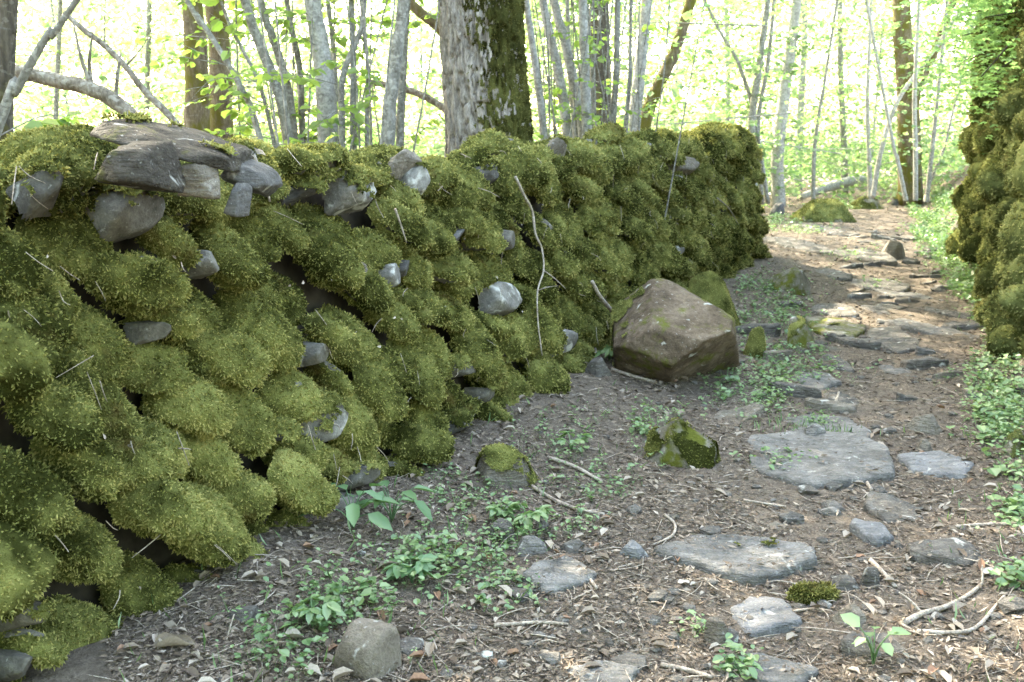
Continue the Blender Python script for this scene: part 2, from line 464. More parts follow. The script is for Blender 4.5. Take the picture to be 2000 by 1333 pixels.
# ------------------------------------------------------------------ ground
def build_ground():
    th = np.concatenate([np.linspace(-math.pi, R(-42), 40, endpoint=False), np.linspace(R(-42), R(42), 230, endpoint=False), np.linspace(R(42), math.pi, 40, endpoint=False)])
    r = np.concatenate([[0.3, 0.7, 1.1, 1.5], np.geomspace(1.8, 40, 240), np.geomspace(43, 900, 24)])
    X = r[:, None] * np.sin(th)[None]; Y = r[:, None] * np.cos(th)[None]
    Z = H(X, Y)
    n = len(th); V = np.stack([X, Y, Z], -1).reshape(-1, 3)
    k = np.arange(len(r) - 1)[:, None] * n; j = np.arange(n)[None]
    F = np.stack([k + j, k + n + j, k + n + (j + 1) % n, k + (j + 1) % n], -1).reshape(-1, 4)[:, ::-1]
    V = np.concatenate([V, [[0, 0, float(H(np.array([0.0]), np.array([0.0]))[0])]]])
    jj = np.arange(n); F2 = np.stack([np.full(n, len(V) - 1), (jj + 1) % n, jj], 1)
    nn, _ = face_normals(V, F[:10, :3])
    if nn[:, 2].mean() < 0: F = F[:, ::-1]; F2 = F2[:, ::-1]
    obj('ground', V, [F, F2], M['ground'], origin=np.zeros(3), label='forest floor of dry leaf litter and earth', kind='structure')
build_ground()

# ------------------------------------------------------------------ rocks
def rock_shape(level, dims, planes, g, k=30, rough=0.05, fine=0.02, seed=0, freq=1.0):
    """faceted rock: rounded intersection of planes, then noise. local coordinates"""
    D, F = ico(level)
    n = unit(np.array([p[0] for p in planes], float)); d = np.array([p[1] for p in planes], float)
    q = np.maximum(D @ n.T, 0) / d
    r = (q ** k).sum(1) ** (-1.0 / k)
    r = np.minimum(r, 1.6)
    V = D * r[:, None] * np.asarray(dims)
    s = float(np.mean(dims))
    off = np.array([seed * 3.7, seed * 1.9, seed * 5.3])
    disp = rough * 2 * fbm(V / s * 1.6 * freq + off, seed, 3) + fine * 2 * fbm(V / s * 6 * freq + off, seed + 9, 3)
    V = V + D * (disp * s)[:, None]
    lo, hi = V.min(0), V.max(0)
    V = (V - (lo + hi) / 2) * (2 * np.asarray(dims) / (hi - lo))
    return V, F
def rand_planes(g, n=9, flat_top=True, tilt=0.15, nz=(-0.25, 0.4)):
    pl = []
    a0 = g.uniform(0, 6.28)
    for i in range(n):
        a = a0 + 6.283 * i / n + g.uniform(-0.3, 0.3)
        pl.append(((math.cos(a), math.sin(a), g.uniform(*nz)), g.uniform(0.62, 1.0)))
    pl.append(((g.normal(0, tilt), g.normal(0, tilt), 1), g.uniform(0.7, 0.9)))
    if not flat_top:
        for _ in range(2): pl.append(((g.normal(0, 0.6), g.normal(0, 0.6), 1), g.uniform(0.7, 0.9)))
    pl.append(((0, 0, -1), 0.9))
    return pl
def rotz(V, a):
    c, s = math.cos(a), math.sin(a)
    return V @ np.array([[c, s, 0], [-s, c, 0], [0, 0, 1]])

def add_moss(parent, V, F, g, cover, dens, L, W, name='moss', mat='moss', up_only=True, thick=0.012, aim=(0, 0, 0.8)):
    n, ar = face_normals(V, F)
    cen = V[F].mean(1)
    ns = fbm(cen * 5.0, 31, 3)
    score = n @ np.array(aim) + ns * 2.0
    keep = score > cover
    if keep.sum() < 4: return
    vn = np.zeros_like(V)
    for k in range(3): np.add.at(vn, F[:, k], n)
    res = moss_mesh(V + unit(vn) * thick, F, keep, dens, L, W, g, 0.2)
    Vm, Fm, sm, at_ = res
    obj(name, Vm, Fm, M[mat], parent, smooth_shade=sm, attr=at_, kind='stuff')

SLABS = []
def slab(box, label, mat='slab', yaw=0.0, thick=0.16, proud=0.020, seed=0, moss=None, tilt=(0, 0), level=4, name='stone_slab', sharp=36, group=None):
    x0, x1, y0, y1 = box; g = np.random.default_rng(1000 + seed)
    xm, ym = (x0 + x1) / 2, (y0 + y1) / 2
    a, b = P(x0, ym), P(x1, ym); c, d = P(xm, y0 + 2), P(xm, y1 - 2)
    cen = (c + d) / 2
    w = np.linalg.norm(b - a) / 2; dp = max(np.linalg.norm((d - c)[:2]) / 2, w * 0.3)
    # outline: a worn polygon; top nearly flat with broken layers, sides dropping into the soil
    na, nr = (72, 14) if level > 4 else (40, 8)
    th = np.linspace(0, 2 * math.pi, na, endpoint=False)
    m = int(g.integers(5, 8)); pa = g.uniform(0, 6.28) + np.arange(m) * 2 * math.pi / m + g.uniform(-.3, .3, m); pd = g.uniform(.62, .98, m)
    rr = ((np.maximum(np.cos(th[:, None] - pa), 0) / pd) ** 26).sum(1) ** (-1 / 26.0)
    ring = np.column_stack([np.cos(th) * 2.2, np.sin(th) * 2.2, np.full(na, seed * 7.7)])
    rr = np.minimum(rr, 1.25) * (1 + .16 * fbm(ring, seed, 2) + .10 * fbm(ring * 4, seed + 3, 2))
    t = np.concatenate([np.linspace(0.06, .84, nr), [.91, .96, .99, 1.0, 1.01, 1.03]])
    drop = np.concatenate([np.zeros(nr), [-.003, -.008, -.018, -.032, -.07, -thick - .02]])
    X = t[:, None] * rr * np.cos(th); Y = t[:, None] * rr * np.sin(th)
    X, Y = X * w * 1.08, Y * dp * 1.08
    q = np.stack([X, Y, np.full_like(X, seed * 3.1)], -1).reshape(-1, 3)
    sa = g.uniform(0, 3.14); lay = fbm(np.column_stack([(q[:, 0] * math.cos(sa) + q[:, 1] * math.sin(sa)) * 9, (-q[:, 0] * math.sin(sa) + q[:, 1] * math.cos(sa)) * 2.5, q[:, 2]]), 60, 3)
    st_ = np.floor(lay * 7) / 7 * .6 + lay * .4
    hz = (.05 * st_ + .05 * fbm(q * 4, 61, 2) + .012 * fbm(q * 30, 62, 2)).reshape(X.shape)
    Z = drop[:, None] + hz * np.clip(1 - (t[:, None] - 1) * 12, 0, 1)
    V = np.stack([X, Y, Z], -1).reshape(-1, 3)
    k = np.arange(len(t) - 1)[:, None] * na; j = np.arange(na)[None]
    Q = np.stack([k + j, k + na + j, k + na + (j + 1) % na, k + (j + 1) % na], -1).reshape(-1, 4)
    V = np.concatenate([V, [[0, 0, float(hz[0].mean())]]])
    jj = np.arange(na)
    F = np.concatenate([Q[:, [0, 1, 2]], Q[:, [0, 2, 3]], np.stack([np.full(na, len(V) - 1), jj, (jj + 1) % na], 1)])
    V = rotz(V, yaw)
    V[:, 2] += V[:, 0] * tilt[0] + V[:, 1] * tilt[1]
    V = V + [cen[0], cen[1], 0]
    zs = H(V[:, 0], V[:, 1])
    z = float(np.median(zs))
    V[:, 2] += z + proud
    SLABS.append((cen[0], cen[1], w, dp, yaw, z + proud, tilt))
    o = obj(name, V, F, M[mat], label=label, category='stone', group=group)
    if moss is not None: add_moss(o, V, F, g, moss, 9000, 0.012, 0.004)
    return o
def chunk(box, label, mat='stone_tan', seed=0, yaw=0.0, depth=0.8, moss=None, level=4, planes=None, sharp=40, name='rock', sink=0.22, rough=0.05, fine=0.02, cat='rock', mossmat='moss', dens=9000, fr=(0.014, 0.004), group=None, aim=(0, 0, 0.8)):
    x0, x1, y0, y1 = box; g = np.random.default_rng(2000 + seed)
    xm = (x0 + x1) / 2
    b = P(xm, y1 - 1); t = (b - CAMP)[1] / 1.0
    _, _, zc = to_px(b); w = (x1 - x0) * zc / F_PX; hp = (y1 - y0) * zc / F_PX
    al = math.atan2(CAM_H - b[2], b[1])
    dp = depth * w
    h = max((hp - 0.55 * dp * math.sin(al)) / math.cos(al), 0.25 * w)
    vd = unit(np.array([b[0], b[1], 0]))
    cen = b + vd * dp * 0.45
    full = h / (1 - sink)
    if moss is not None and level == 4 and b[1] < 11: level, dens, fr = 5, 16000, (0.011, 0.0035)
    V, F = rock_shape(level, (w / 2, dp / 2, full / 2), planes or rand_planes(g, 6, False, 0.4, (0.05, 0.8)), g, sharp, rough, fine, seed)
    V = rotz(V, yaw)
    z = float(H(np.array([cen[0]]), np.array([cen[1]]))[0])
    V = V + [cen[0], cen[1], z - full * sink + full / 2]
    o = obj(name, V, F, M[mat], label=label, category=cat, group=group)
    if moss is not None: add_moss(o, V, F, g, moss, dens, fr[0], fr[1], mat=mossmat, aim=aim)
    return o

# ------------------------------------------------------------------ dry stone wall
def wall_top(s):
    s = np.asarray(s, float)
    return 1.37 + 0.05 * smooth(s, 2.6, 1.4) + 0.011 * s + 0.07 * smooth(s, 8.2, 8.7) + 0.03 * np.sin(s * 1.9)
BATTER = 0.28
def wall_frame(s, q):
    """point, outward normal and in-face up vector; q climbs the face and then crosses the top"""
    T = float(wall_top(s)); und = 0.10 * float(fbm(np.array([[s * 0.8, q * 0.9, 3.3]]), 21)[0])
    bend = 0.45 * max(0.0, s - S_END + 0.25) ** 2 / 0.25
    nf = np.array([WN[0], WN[1], 0.17]); nt_ = np.array([WN[0] * 0.1, WN[1] * 0.1, 1.0])
    if q < T:
        d, z = -BATTER * q / T + und - bend, q
    else:
        d, z = -BATTER - (q - T) + und - bend, T - 0.25 * (q - T) ** 2
    k = float(smooth(q, T - 0.16, T + 0.12))
    n = unit(nf * (1 - k) + nt_ * k)
    p2 = WO + s * WD + d * WN
    p = np.array([p2[0], p2[1], z + 0.10 * float(smooth(s, 13, 11)) * 0.6])
    e1 = np.array([WD[0], WD[1], 0.0]); up = unit(np.cross(n, e1)); up = up if up[2] > 0 or k > 0.5 else -up
    e1 = unit(np.cross(up, n)); 
    if e1 @ np.array([WD[0], WD[1], 0]) < 0: e1 = -e1
    return p, n, e1, up
def W(px, py):
    """pixel on the wall face -> (s, q)"""
    r = ray(px, py)
    s, q = 2.0, 0.8
    for _ in range(40):
        T = float(wall_top(s)); d = -BATTER * q / T
        # solve ray in plane through wall foot shifted by d
        o2 = WO + d * WN
        den = r[0] * WN[0] + r[1] * WN[1]; t = (o2 @ WN) / den
        p = CAMP + t * r
        s = float((p[:2] - WO) @ WD); q = float(min(max(p[2] - 0.04, 0.02), T))
    return s, q

BARE = [  # x0, x1, y0, y1, material, moss cover, bulge
    (35, 95, 345, 445, 'stone', 0.9), (175, 300, 372, 480, 'stone', 0.75), (640, 712, 330, 425, 'stone_lichen', 0.8),
    (752, 806, 258, 312, 'stone_tan', 1.6), (778, 812, 328, 405, 'stone_lichen', 1.0), (576, 614, 672, 727, 'stone_lichen', 1.1),
    (586, 664, 765, 888, 'stone_lichen', 0.75), (946, 998, 548, 627, 'stone_lichen', 1.0), (868, 918, 700, 748, 'stone', 0.8),
    (728, 760, 515, 578, 'stone_lichen', 1.2), (754, 782, 512, 556, 'stone_dark', 1.3), (822, 848, 598, 642, 'stone_lichen', 1.1),
    (352, 412, 492, 558, 'stone', 1.1), (848, 898, 452, 492, 'stone_dark', 0.9), (658, 684, 518, 562, 'stone_tan', 1.0),
    (866, 932, 795, 848, 'stone_dark', 0.6), (672, 722, 915, 962, 'stone', 0.7), (1306, 1352, 306, 348, 'stone_tan', 1.5),
    (1066, 1106, 276, 322, 'stone_tan', 1.2), (628, 694, 955, 1035, 'stone', 1.3), (962, 988, 452, 502, 'stone', 0.9),
    (1076, 1108, 640, 702, 'stone_lichen', 0.9), (18, 50, 1185, 1230, 'stone', 0.9), (2, 18, 1295, 1325, 'stone', 1.2),
    (925, 955, 330, 375, 'stone_dark', 0.7), (1300, 1325, 480, 510, 'stone_lichen', 1.0), (505, 560, 830, 880, 'stone_dark', 0.4),
    (560, 600, 360, 400, 'stone_dark', 0.5), (260, 300, 640, 680, 'stone', 0.9), (920, 945, 760, 800, 'stone', 0.8),
]
def cushion(c, n, e1, up, a, b, h, tilt, g, seed, level, bare=None, dens=18000, L=0.018, Wd=0.0045, cover=-0.6, mossmat='moss', k=2.5, thick=0.02):
    """one stone of a wall and the moss that covers it: ((V,F), moss or None)"""
    ct, st = math.cos(tilt), math.sin(tilt)
    E = np.stack([ct * e1 + st * up, -st * e1 + ct * up, n])
    if bare is None:
        D, F = ico(2)
        r = (np.abs(D) ** 3).sum(1) ** (-1 / 3.0)
        Vs = (D * r[:, None] * [a * .74, b * .72, h * .62]) @ E + c
        Vs = Vs + n * (0.06 * ((Vs - c) @ E[0]) / a)[:, None]
        D, F3 = ico(level)
        r = (np.abs(D) ** k).sum(1) ** (-1.0 / k)
        V = (D * r[:, None] * [a, b, h]) @ E + c
        # the sheet thickens where it hangs over the front
        V = V + unit(V - c) * (0.075 * fbm(V * 5.5, 41, 2) + 0.05 * fbm(V * 19, 43, 2))[:, None]
        xl = (V - c) @ E[0] / a
        V = V + n * (0.06 * xl)[:, None]
        V[:, 2] -= 0.035 * np.clip((V - c) @ n / h, 0, 1)
    else:
        pl = [((1, 0.1, 0.2), .85), ((-1, 0.15, 0.1), .85), ((0.1, 1, 0.25), .8), ((0, -1, 0.2), .8), ((g.normal(0, .3), g.normal(0, .3), 1), .8),
              ((.7, .7, .4), .95), ((-.7, .6, .5), .9), ((.6, -.8, .5), .95), ((-.6, -.6, .6), .95), ((0, 0, -1), 1)]
        V, F3 = rock_shape(level, (a, b, h), pl, g, 45, 0.06, 0.03, seed)
        V = V @ E + c
        Vs, F = V, F3
    # drop what is buried in the wall
    def front(Vx, Fx):
        cen = Vx[Fx].mean(1) - c
        return Fx[(cen @ n) > -0.30 * h]
    F = front(Vs, F); Vs2, F2, _ = compact(Vs, F)
    fn, _ = face_normals(V, F3); cen = V[F3].mean(1)
    score = 0.75 * fn[:, 2] + 0.5 * (fn @ n) + 1.0 * fbm(cen * 6, 51, 3)
    keep = ((cen - c) @ n > -0.30 * h) & (score > (cover if bare is None else bare))
    if bare is not None:
        vn = np.zeros_like(V)
        for kk in range(3): np.add.at(vn, F3[:, kk], fn)
        V = V + unit(vn) * thick
    res = moss_mesh(V, F3, keep, dens, L, Wd, g) if keep.sum() > 3 else None
    return (Vs2, F2), res

def build_wall():
    g = np.random.default_rng(5)
    origin = np.array([*xy(4.0, 0.0), 0.0])
    root = thing('dry_stone_wall', 'long dry stone wall thickly covered in green moss beside the path', 'wall', origin); root['kind'] = 'thing'
    # packing behind the stones
    ss = np.linspace(-1.6, S_END - 0.1, 60); prof = []
    for s in ss:
        T = float(wall_top(s))
        q = [(-0.10, -0.3), (-0.12 - BATTER * 0.5, T * 0.5), (-0.13 - BATTER, T - 0.03), (-0.75, T - 0.03), (-0.85, -0.3)]
        prof.append([[*xy(s, d), z] for d, z in q])
    Vc = np.array(prof).reshape(-1, 3); n = 5
    k = np.arange(len(ss) - 1)[:, None] * n; j = np.arange(n)[None]
    Fc = np.stack([k + j, k + (j + 1) % n, k + n + (j + 1) % n, k + n + j], -1).reshape(-1, 4)
    ends = [np.arange(n)[None, ::-1], (len(ss) - 1) * n + np.arange(n)[None]]
    obj('rubble_core', Vc, [Fc] + ends, M['earth'], root, smooth_shade=False)
    # layout
    pts = []   # s, q, a, b, tilt, bare
    for (x0, x1, y0, y1, mt, cov) in BARE:
        s, q = W((x0 + x1) / 2, (y0 + y1) / 2)
        s0, _ = W(x0, (y0 + y1) / 2); s1, _ = W(x1, (y0 + y1) / 2); _, qa = W((x0 + x1) / 2, y0); _, qb = W((x0 + x1) / 2, y1)
        pts.append((s, q, max((s1 - s0) / 2 * 1.15, 0.05), max((qa - qb) / 2 * 1.15, 0.05), g.uniform(-.15, .15), (mt, cov)))
    nb = len(pts)
    def metric(p, s, q):
        ds, dq = s - p[0], q - p[1]
        ct, st = math.cos(p[4]), math.sin(p[4])
        return math.hypot((ct * ds + st * dq) / p[2], (-st * ds + ct * dq) / p[3])
    tries = 0
    while tries < 20000:
        tries += 1
        s = g.uniform(-1.5, S_END + 0.12); T = float(wall_top(s)); q = g.uniform(0.02, T + 0.62)
        scale = g.uniform(0.75, 1.3) * (1.0 if tries < 7000 else 0.75 if tries < 13000 else 0.55)
        if q > T - 0.22:     # coping: broad stones with their moss hanging over the edge
            a, b, tl = 0.185 * scale, 0.14 * scale, g.normal(-0.35, 0.3)
        else:
            a, b, tl = 0.138 * scale, 0.100 * scale, g.normal(-0.75, 0.35)
        ok = True
        for p in pts:
            if abs(p[0] - s) > 0.55 or abs(p[1] - q) > 0.55: continue
            new = (s, q, a, b, tl)
            lim = 1.58 if p[5] is None else 1.25
            if min(metric(p, s, q) , metric(new, p[0], p[1])) < lim * (0.97 if p[5] is None else 1.0): ok = False; break
        if ok: pts.append((s, q, a, b, tl, None))
    built = []
    for i, (s, q, a, b, tl, bare) in enumerate(pts):
        p, n, e1, up = wall_frame(s, q)
        px, py, z = to_px(p)
        if px < -260 or px > 2100: continue
        if z < 0.6 or py > 1750: continue
        zc = z
        lvl = 4 if zc < 4.0 else 3
        dens = 26000 * min(1.0, (3.0 / zc) ** 1.25) * (0.3 if px < -40 or py > 1390 else 1.0); L = 0.0155 * max(1.0, (zc / 3.8) ** 0.7); wd = 0.0038 * max(1.0, (zc / 3.4) ** 0.75)
        gg = np.random.default_rng(9000 + i)
        if bare is None:
            h = gg.uniform(0.085, 0.165)
            c = p + n * gg.normal(-0.03, 0.05)
            st, mo = cushion(c, n, e1, up, a * 1.04, b * 1.06, h, tl, gg, i, lvl, None, dens, L, wd)
            mt = 'stone'
        else:
            mt, cov = bare
            st, mo = cushion(p + n * 0.0, n, e1, up, a, b, 0.11, tl, gg, i, 4 if zc < 6 else 3, cov, dens, L, wd)
        vis = a * b / zc ** 2
        built.append((vis if -20 < px < 1900 and py < 1350 else vis * 0.1, st, mo, mt, p, bare is not None))
    order = sorted(range(len(built)), key=lambda k: -built[k][0] - (1 if built[k][5] else 0))
    print('wall stones', len(built))
    far_s, far_m = [], []
    for rank, k in enumerate(order):
        vis, (Vs, Fs), mo, mt, p, br = built[k]
        if rank < 299:
            so = obj('stone', Vs, Fs, M[mt], root, origin=p)
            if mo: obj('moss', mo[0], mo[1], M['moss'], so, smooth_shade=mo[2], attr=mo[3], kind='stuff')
        else:
            far_s.append((Vs, Fs))
            if mo: far_m.append(mo)
    if far_s:
        V, F = merge(far_s); so = obj('outlying_stones', V, F, M['stone'], root, kind='stuff')
        V, F = merge([(m_[0], m_[1]) for m_ in far_m])
        # re-order smooth flags with faces
        obj('moss', V, F, M['moss'], so, smooth_shade=np.concatenate([m_[2] for m_ in far_m]), attr={'rnd': np.concatenate([m_[3]['rnd'] for m_ in far_m])})
    return root
build_wall()

# ------------------------------------------------------------------ rock outcrop on the right bank
def build_outcrop():
    g = np.random.default_rng(77)
    origin = np.array([*xy(8.0, 3.0), 0.3])
    root = thing('mossy_rock_outcrop', 'steep rock bank with hanging yellow green moss at the right edge', 'rock', origin); root['kind'] = 'thing'
    ss = np.linspace(4.2, 12.6, 40)
    def top(s): return 3.3 - 0.5 * smooth(s, 11.2, 12.8) + 0.1 * math.sin(3 * s)
    def dd(s): return 2.52 + 0.35 * smooth(s, 6.0, 4.0) - 0.32 * smooth(s, 9.0, 12.0)
    prof = []
    for s in ss:
        e = float(smooth(s, 12.3, 12.6))
        prof.append([[*xy(s, dd(s) + 0.35 + e * 0.5), -0.2], [*xy(s, dd(s) + 0.37 + e * .5), top(s) * 0.5], [*xy(s, dd(s) + 0.42 + e * .5), top(s) - 0.15], [*xy(s, 5.0), top(s) + 0.1], [*xy(s, 5.2), -0.2]])
    Vc = np.array(prof).reshape(-1, 3); n = 5
    k = np.arange(len(ss) - 1)[:, None] * n; j = np.arange(n)[None]
    Fc = np.stack([k + j, k + (j + 1) % n, k + n + (j + 1) % n, k + n + j], -1).reshape(-1, 4)[:, ::-1]
    obj('earth_core', Vc, [Fc, np.arange(n)[None], (len(ss) - 1) * n + np.arange(n)[None, ::-1]], M['earth'], root, smooth_shade=False)
    pts = []
    for _ in range(2600):
        s = g.uniform(4.4, 12.6); q = g.uniform(0.1, top(s) + 0.25)
        a = g.uniform(0.15, 0.36); b = a * g.uniform(0.7, 1.1)
        if any(math.hypot((s - p[0]) / (a + p[2]), (q - p[1]) / (b + p[3])) < 0.72 for p in pts): continue
        pts.append((s, q, a, b))
    nrm = unit(np.array([-WN[0] - 0.35 * WD[0], -WN[1] - 0.35 * WD[1], 0.35])); e1 = -np.array([WD[0], WD[1], 0]); 
    e1 = unit(e1 - nrm * (e1 @ nrm)); up = unit(np.cross(e1, nrm)); up = up if up[2] > 0 else -up
    cnt = 0
    for i, (s, q, a, b) in enumerate(pts):
        gg = np.random.default_rng(400 + i)
        z = q
        c = np.array([*xy(s, dd(s) + 0.25 + 0.03 * q + gg.normal(0, 0.07)), z])
        px, py, zc = to_px(c)
        if px > 2085 or py < -160: continue
        cnt += 1
        bare = gg.random() < 0.0
        hh = gg.uniform(0.16, 0.3)
        dens = 6500 * min(1, (3.4 / zc) ** 1.1) * (0.3 if px > 2040 or py < -40 else 1)
        st, mo = cushion(c, nrm, e1, up, a, b, hh, gg.normal(0.2, 0.4), gg, i, 4 if bare else 3, 0.3 if bare else None, dens, 0.02 * (zc / 4) ** .6, 0.0066 * (zc / 4) ** .7, cover=-0.75, k=2.3)
        so = obj('stone', st[0], st[1], M['outcrop'], root, origin=c)
        if mo: obj('moss', mo[0], mo[1], M['moss_pale'], so, smooth_shade=mo[2], attr=mo[3], kind='stuff')
    print('outcrop stones', cnt)
build_outcrop()

# ------------------------------------------------------------------ loose stones on the wall
def wall_block(x0, x1, y0, y1, label, mat, seed, tilt, Y=None, thick=0.12, planes=None, moss=None, push=0.0, name='stone'):
    g = np.random.default_rng(3000 + seed)
    s, q = W((x0 + x1) / 2, min(max((y0 + y1) / 2, 262), 1300))
    p, n, e1, up = wall_frame(s, min(q, float(wall_top(s)) - 0.1))
    Yc = Y or p[1]
    c = at((x0 + x1) / 2, (y0 + y1) / 2, Yc)
    _, _, z = to_px(c)
    ct, st = math.cos(tilt), math.sin(tilt)
    w, h = (x1 - x0) / 2 * z / F_PX, (y1 - y0) / 2 * z / F_PX
    E = np.stack([[ct, 0, st], [0, 1, 0], [-st, 0, ct]])
    wl_ = w / max(abs(ct), .5)
    hl = max(h - wl_ * abs(st) * 0.85, 0.05)
    V, F = rock_shape(4, (wl_, thick, hl), planes or rand_planes(g, 6, False, .3), g, 45, 0.08, 0.05, seed)
    V = V @ E + c
    o = obj(name, V, F, M[mat], label=label, category='stone')
    if moss is not None: add_moss(o, V, F, g, moss, 12000, 0.016, 0.004)
    return o
wall_block(205, 470, 232, 338, 'large flat grey stone lying tilted on top of the wall near its left end', 'stone_brown', 1, -0.30, Y=3.05, thick=0.22, moss=0.95,
           planes=[((1, 0, 0.1), .95), ((-1, 0, 0.1), .95), ((0, -1, 0.35), .8), ((0.05, -.25, 1), .75), ((-.5, -.2, 1), .85), ((.3, -.3, 1), .9), ((.2, -.4, -1), .6), ((0, 1, 0), 1), ((.7, -.7, 0), 1), ((-.7, -.7, .2), .95)])
wall_block(188, 345, 262, 385, 'pointed grey stone leaning under the large flat stone on the wall', 'stone_brown', 2, -0.12, Y=2.74, thick=0.12, moss=1.35,
           planes=[((1, -.2, 0.3), .7), ((-1, -.1, 0.5), .8), ((0.1, -1, 0.25), .7), ((-.2, -.2, 1), .75), ((.4, -.5, 1), .85), ((0, -.3, -1), .75), ((-.5, -.9, -.2), .85), ((0, 1, 0), 1)])
wall_block(362, 442, 322, 382, 'small pale tan stone wedged beneath the large flat stone on the wall', 'stone_tan', 3, -0.1, Y=2.95, thick=0.1)
wall_block(442, 537, 298, 402, 'dark angular slate with pointed end beside the large flat stone', 'stone_dark', 4, -0.45, Y=3.15, thick=0.09,
           planes=[((1, -.2, -0.3), .75), ((.9, -.2, .6), .8), ((-1, -.1, 0.1), .95), ((0.1, -1, 0.15), .7), ((0, -.2, 1), .75), ((.2, -.5, -1), .7), ((0, 1, 0), 1), ((-.4, -.8, .5), .85)])
wall_block(448, 492, 372, 404, 'thin dark stone chip tucked under the pointed slate on the wall', 'stone_dark', 5, -0.2, Y=3.02, thick=0.08)

# ------------------------------------------------------------------ boulder and rocks
chunk((1184, 1470, 552, 770), 'huge angular brown boulder standing beside the path against the mossy wall', 'boulder', 1, 0.0, 0.85, 0.95, 6, aim=(-.75, -.25, .35), dens=14000, fr=(0.010, 0.0035), name='boulder', cat='boulder', sharp=90, sink=0.06, rough=0.035, fine=0.035,
      planes=[((0.05, -.48, .88), .60), ((-.72, -.25, .66), .74), ((-.3, -.95, .08), .80), ((.97, -.2, .12), .86), ((.55, -.62, -.56), .60), ((-.5, -.62, -.6), .80),
              ((-1, .1, -.05), .95), ((0, 1, .15), .9), ((0, 0, -1), .9), ((.62, .05, .78), .84)])
chunk((1310, 1450, 528, 640), 'rounded moss covered stone hidden behind the big brown boulder', 'mossrock', 2, 0.3, 0.8, -0.35, cat='rock', dens=8000)
chunk((1440, 1505, 640, 700), 'low mossy stone half buried right behind the big brown boulder', 'mossrock', 31, 0.3, 0.8, 0.1, sink=0.6)
chunk((922, 1062, 868, 950), 'low rock half covered in bright moss between plants below the wall', 'stone_tan', 3, 0.2, 0.8, 0.2, sink=0.45)
chunk((1258, 1396, 818, 914), 'triangular dark rock coated in thin moss in front of the boulder', 'mossrock', 4, -0.5, 0.7, 0.35, sink=0.3,
      planes=[((.65, -.5, .55), .62), ((-.75, -.5, .55), .7), ((0, .8, .6), .7), ((.1, -1, .2), .8), ((0, 0, -1), .9), ((1, 0, 0), 1), ((-1, 0, 0), .95)])
chunk((652, 776, 1220, 1326), 'smooth tan rock at the bottom edge among round leaved plants', 'stone_smooth', 5, -0.6, 0.8, sharp=8, sink=0.15,
      planes=[((.2, -.5, .85), .72), ((-.1, .3, 1), .85), ((.95, 0, .1), .9), ((-.95, -.1, .15), .9), ((0, -1, -.1), .85), ((0, 1, 0), .9), ((0, 0, -1), .9), ((.6, -.7, .2), .9), ((-.7, -.5, .5), .85)])
chunk((1368, 1437, 1206, 1266), 'small tan angular stone beside the left edge of the lower grey slab', 'stone_tan', 6, 0.2, 0.8)
chunk((1500, 1582, 522, 576), 'wedge shaped mossy stone left of the path beyond the boulder', 'mossrock', 7, -0.3, 0.7, 0.85, planes=[((.9, -.3, .3), .8), ((-.55, -.5, .7), .6), ((0, .7, .7), .8), ((.3, -1, .2), .8), ((0, 0, -1), .9), ((.4, -.2, 1), .95)])
chunk((1524, 1602, 622, 682), 'squat stone with patchy yellow moss on the path edge right of the boulder', 'mossrock', 8, 0.2, 0.8, 0.75)
chunk((1608, 1676, 1122, 1158), 'dark rounded stone next to the moss tuft on the path', 'slab_dark', 9, 0.1, 0.8, sharp=18)
chunk((1674, 1722, 1106, 1152), 'upright grey stone right of the dark rounded stone on the path', 'slab_dark', 10, 0.4, 0.7)
chunk((1622, 1694, 1178, 1226), 'reddish grey wedge of stone below the moss tuft on the path', 'stone_tan', 11, -0.6, 0.7)
chunk((942, 1008, 1018, 1056), 'dark grey stone among plants, left of two stones in a row', 'slab_dark', 12, 0, 0.8, sharp=16)
chunk((1004, 1072, 1048, 1086), 'pale flat topped stone beside the plant patch in the foreground', 'slab', 13, 0.2, 0.8)
chunk((1090, 1147, 1056, 1082), 'small grey stone right of the pale flat topped stone', 'slab_dark', 14, 0.2, 0.8)
chunk((1204, 1268, 1058, 1094), 'rounded bluish stone just left of the largest grey slab', 'slab_blue', 15, 0.2, 0.8, sharp=16)
chunk((1562, 1622, 828, 866), 'rounded grey stone sitting on the back edge of the broad spotted slab', 'slab', 16, 0.2, 0.8, sharp=16, sink=0.15)
chunk((1768, 1842, 808, 848), 'tan wedge of stone lying near the plants right of the path', 'stone_tan', 17, -0.5, 0.6)
chunk((1140, 1196, 698, 738), 'dark grey stone lying between the wall foot and the boulder', 'slab_dark', 18, 0, 0.9)
chunk((1788, 1822, 858, 888), 'small brown stone between the two broad slabs and the right bank', 'stone_tan', 19, 0, 0.9)
chunk((1494, 1536, 1016, 1034), 'small brown pebble above the largest grey slab', 'stone_tan', 20, 0, 0.9, level=3)
chunk((440, 512, 1182, 1218), 'small dark stone partly hidden by a leaf at the wall foot', 'slab_dark', 21, 0, 0.9, level=3)
chunk((1710, 1772, 468, 508), 'tan block of stone on the right of the distant path', 'stone_tan', 22, 0.2, 0.8)
chunk((1850, 1890, 430, 458), 'pale tan stone on the green bank beside the mossy outcrop', 'stone_tan', 23, 0.2, 0.8, level=3)
chunk((1970, 2010, 620, 672), 'moss covered stone at the foot of the right bank', 'mossrock', 24, 0.2, 0.8, -0.9, mossmat='moss_pale')
chunk((1960, 2010, 845, 890), 'mossy stone at the right edge below the plants', 'mossrock', 25, 0.2, 0.8, 0.1, mossmat='moss_pale')
chunk((1540, 1665, 392, 436), 'long yellow mossed rock where the path bends beyond the wall', 'mossrock', 26, 0.1, 0.9, 0.1, mossmat='moss_pale', dens=2500, fr=(0.035, 0.010))
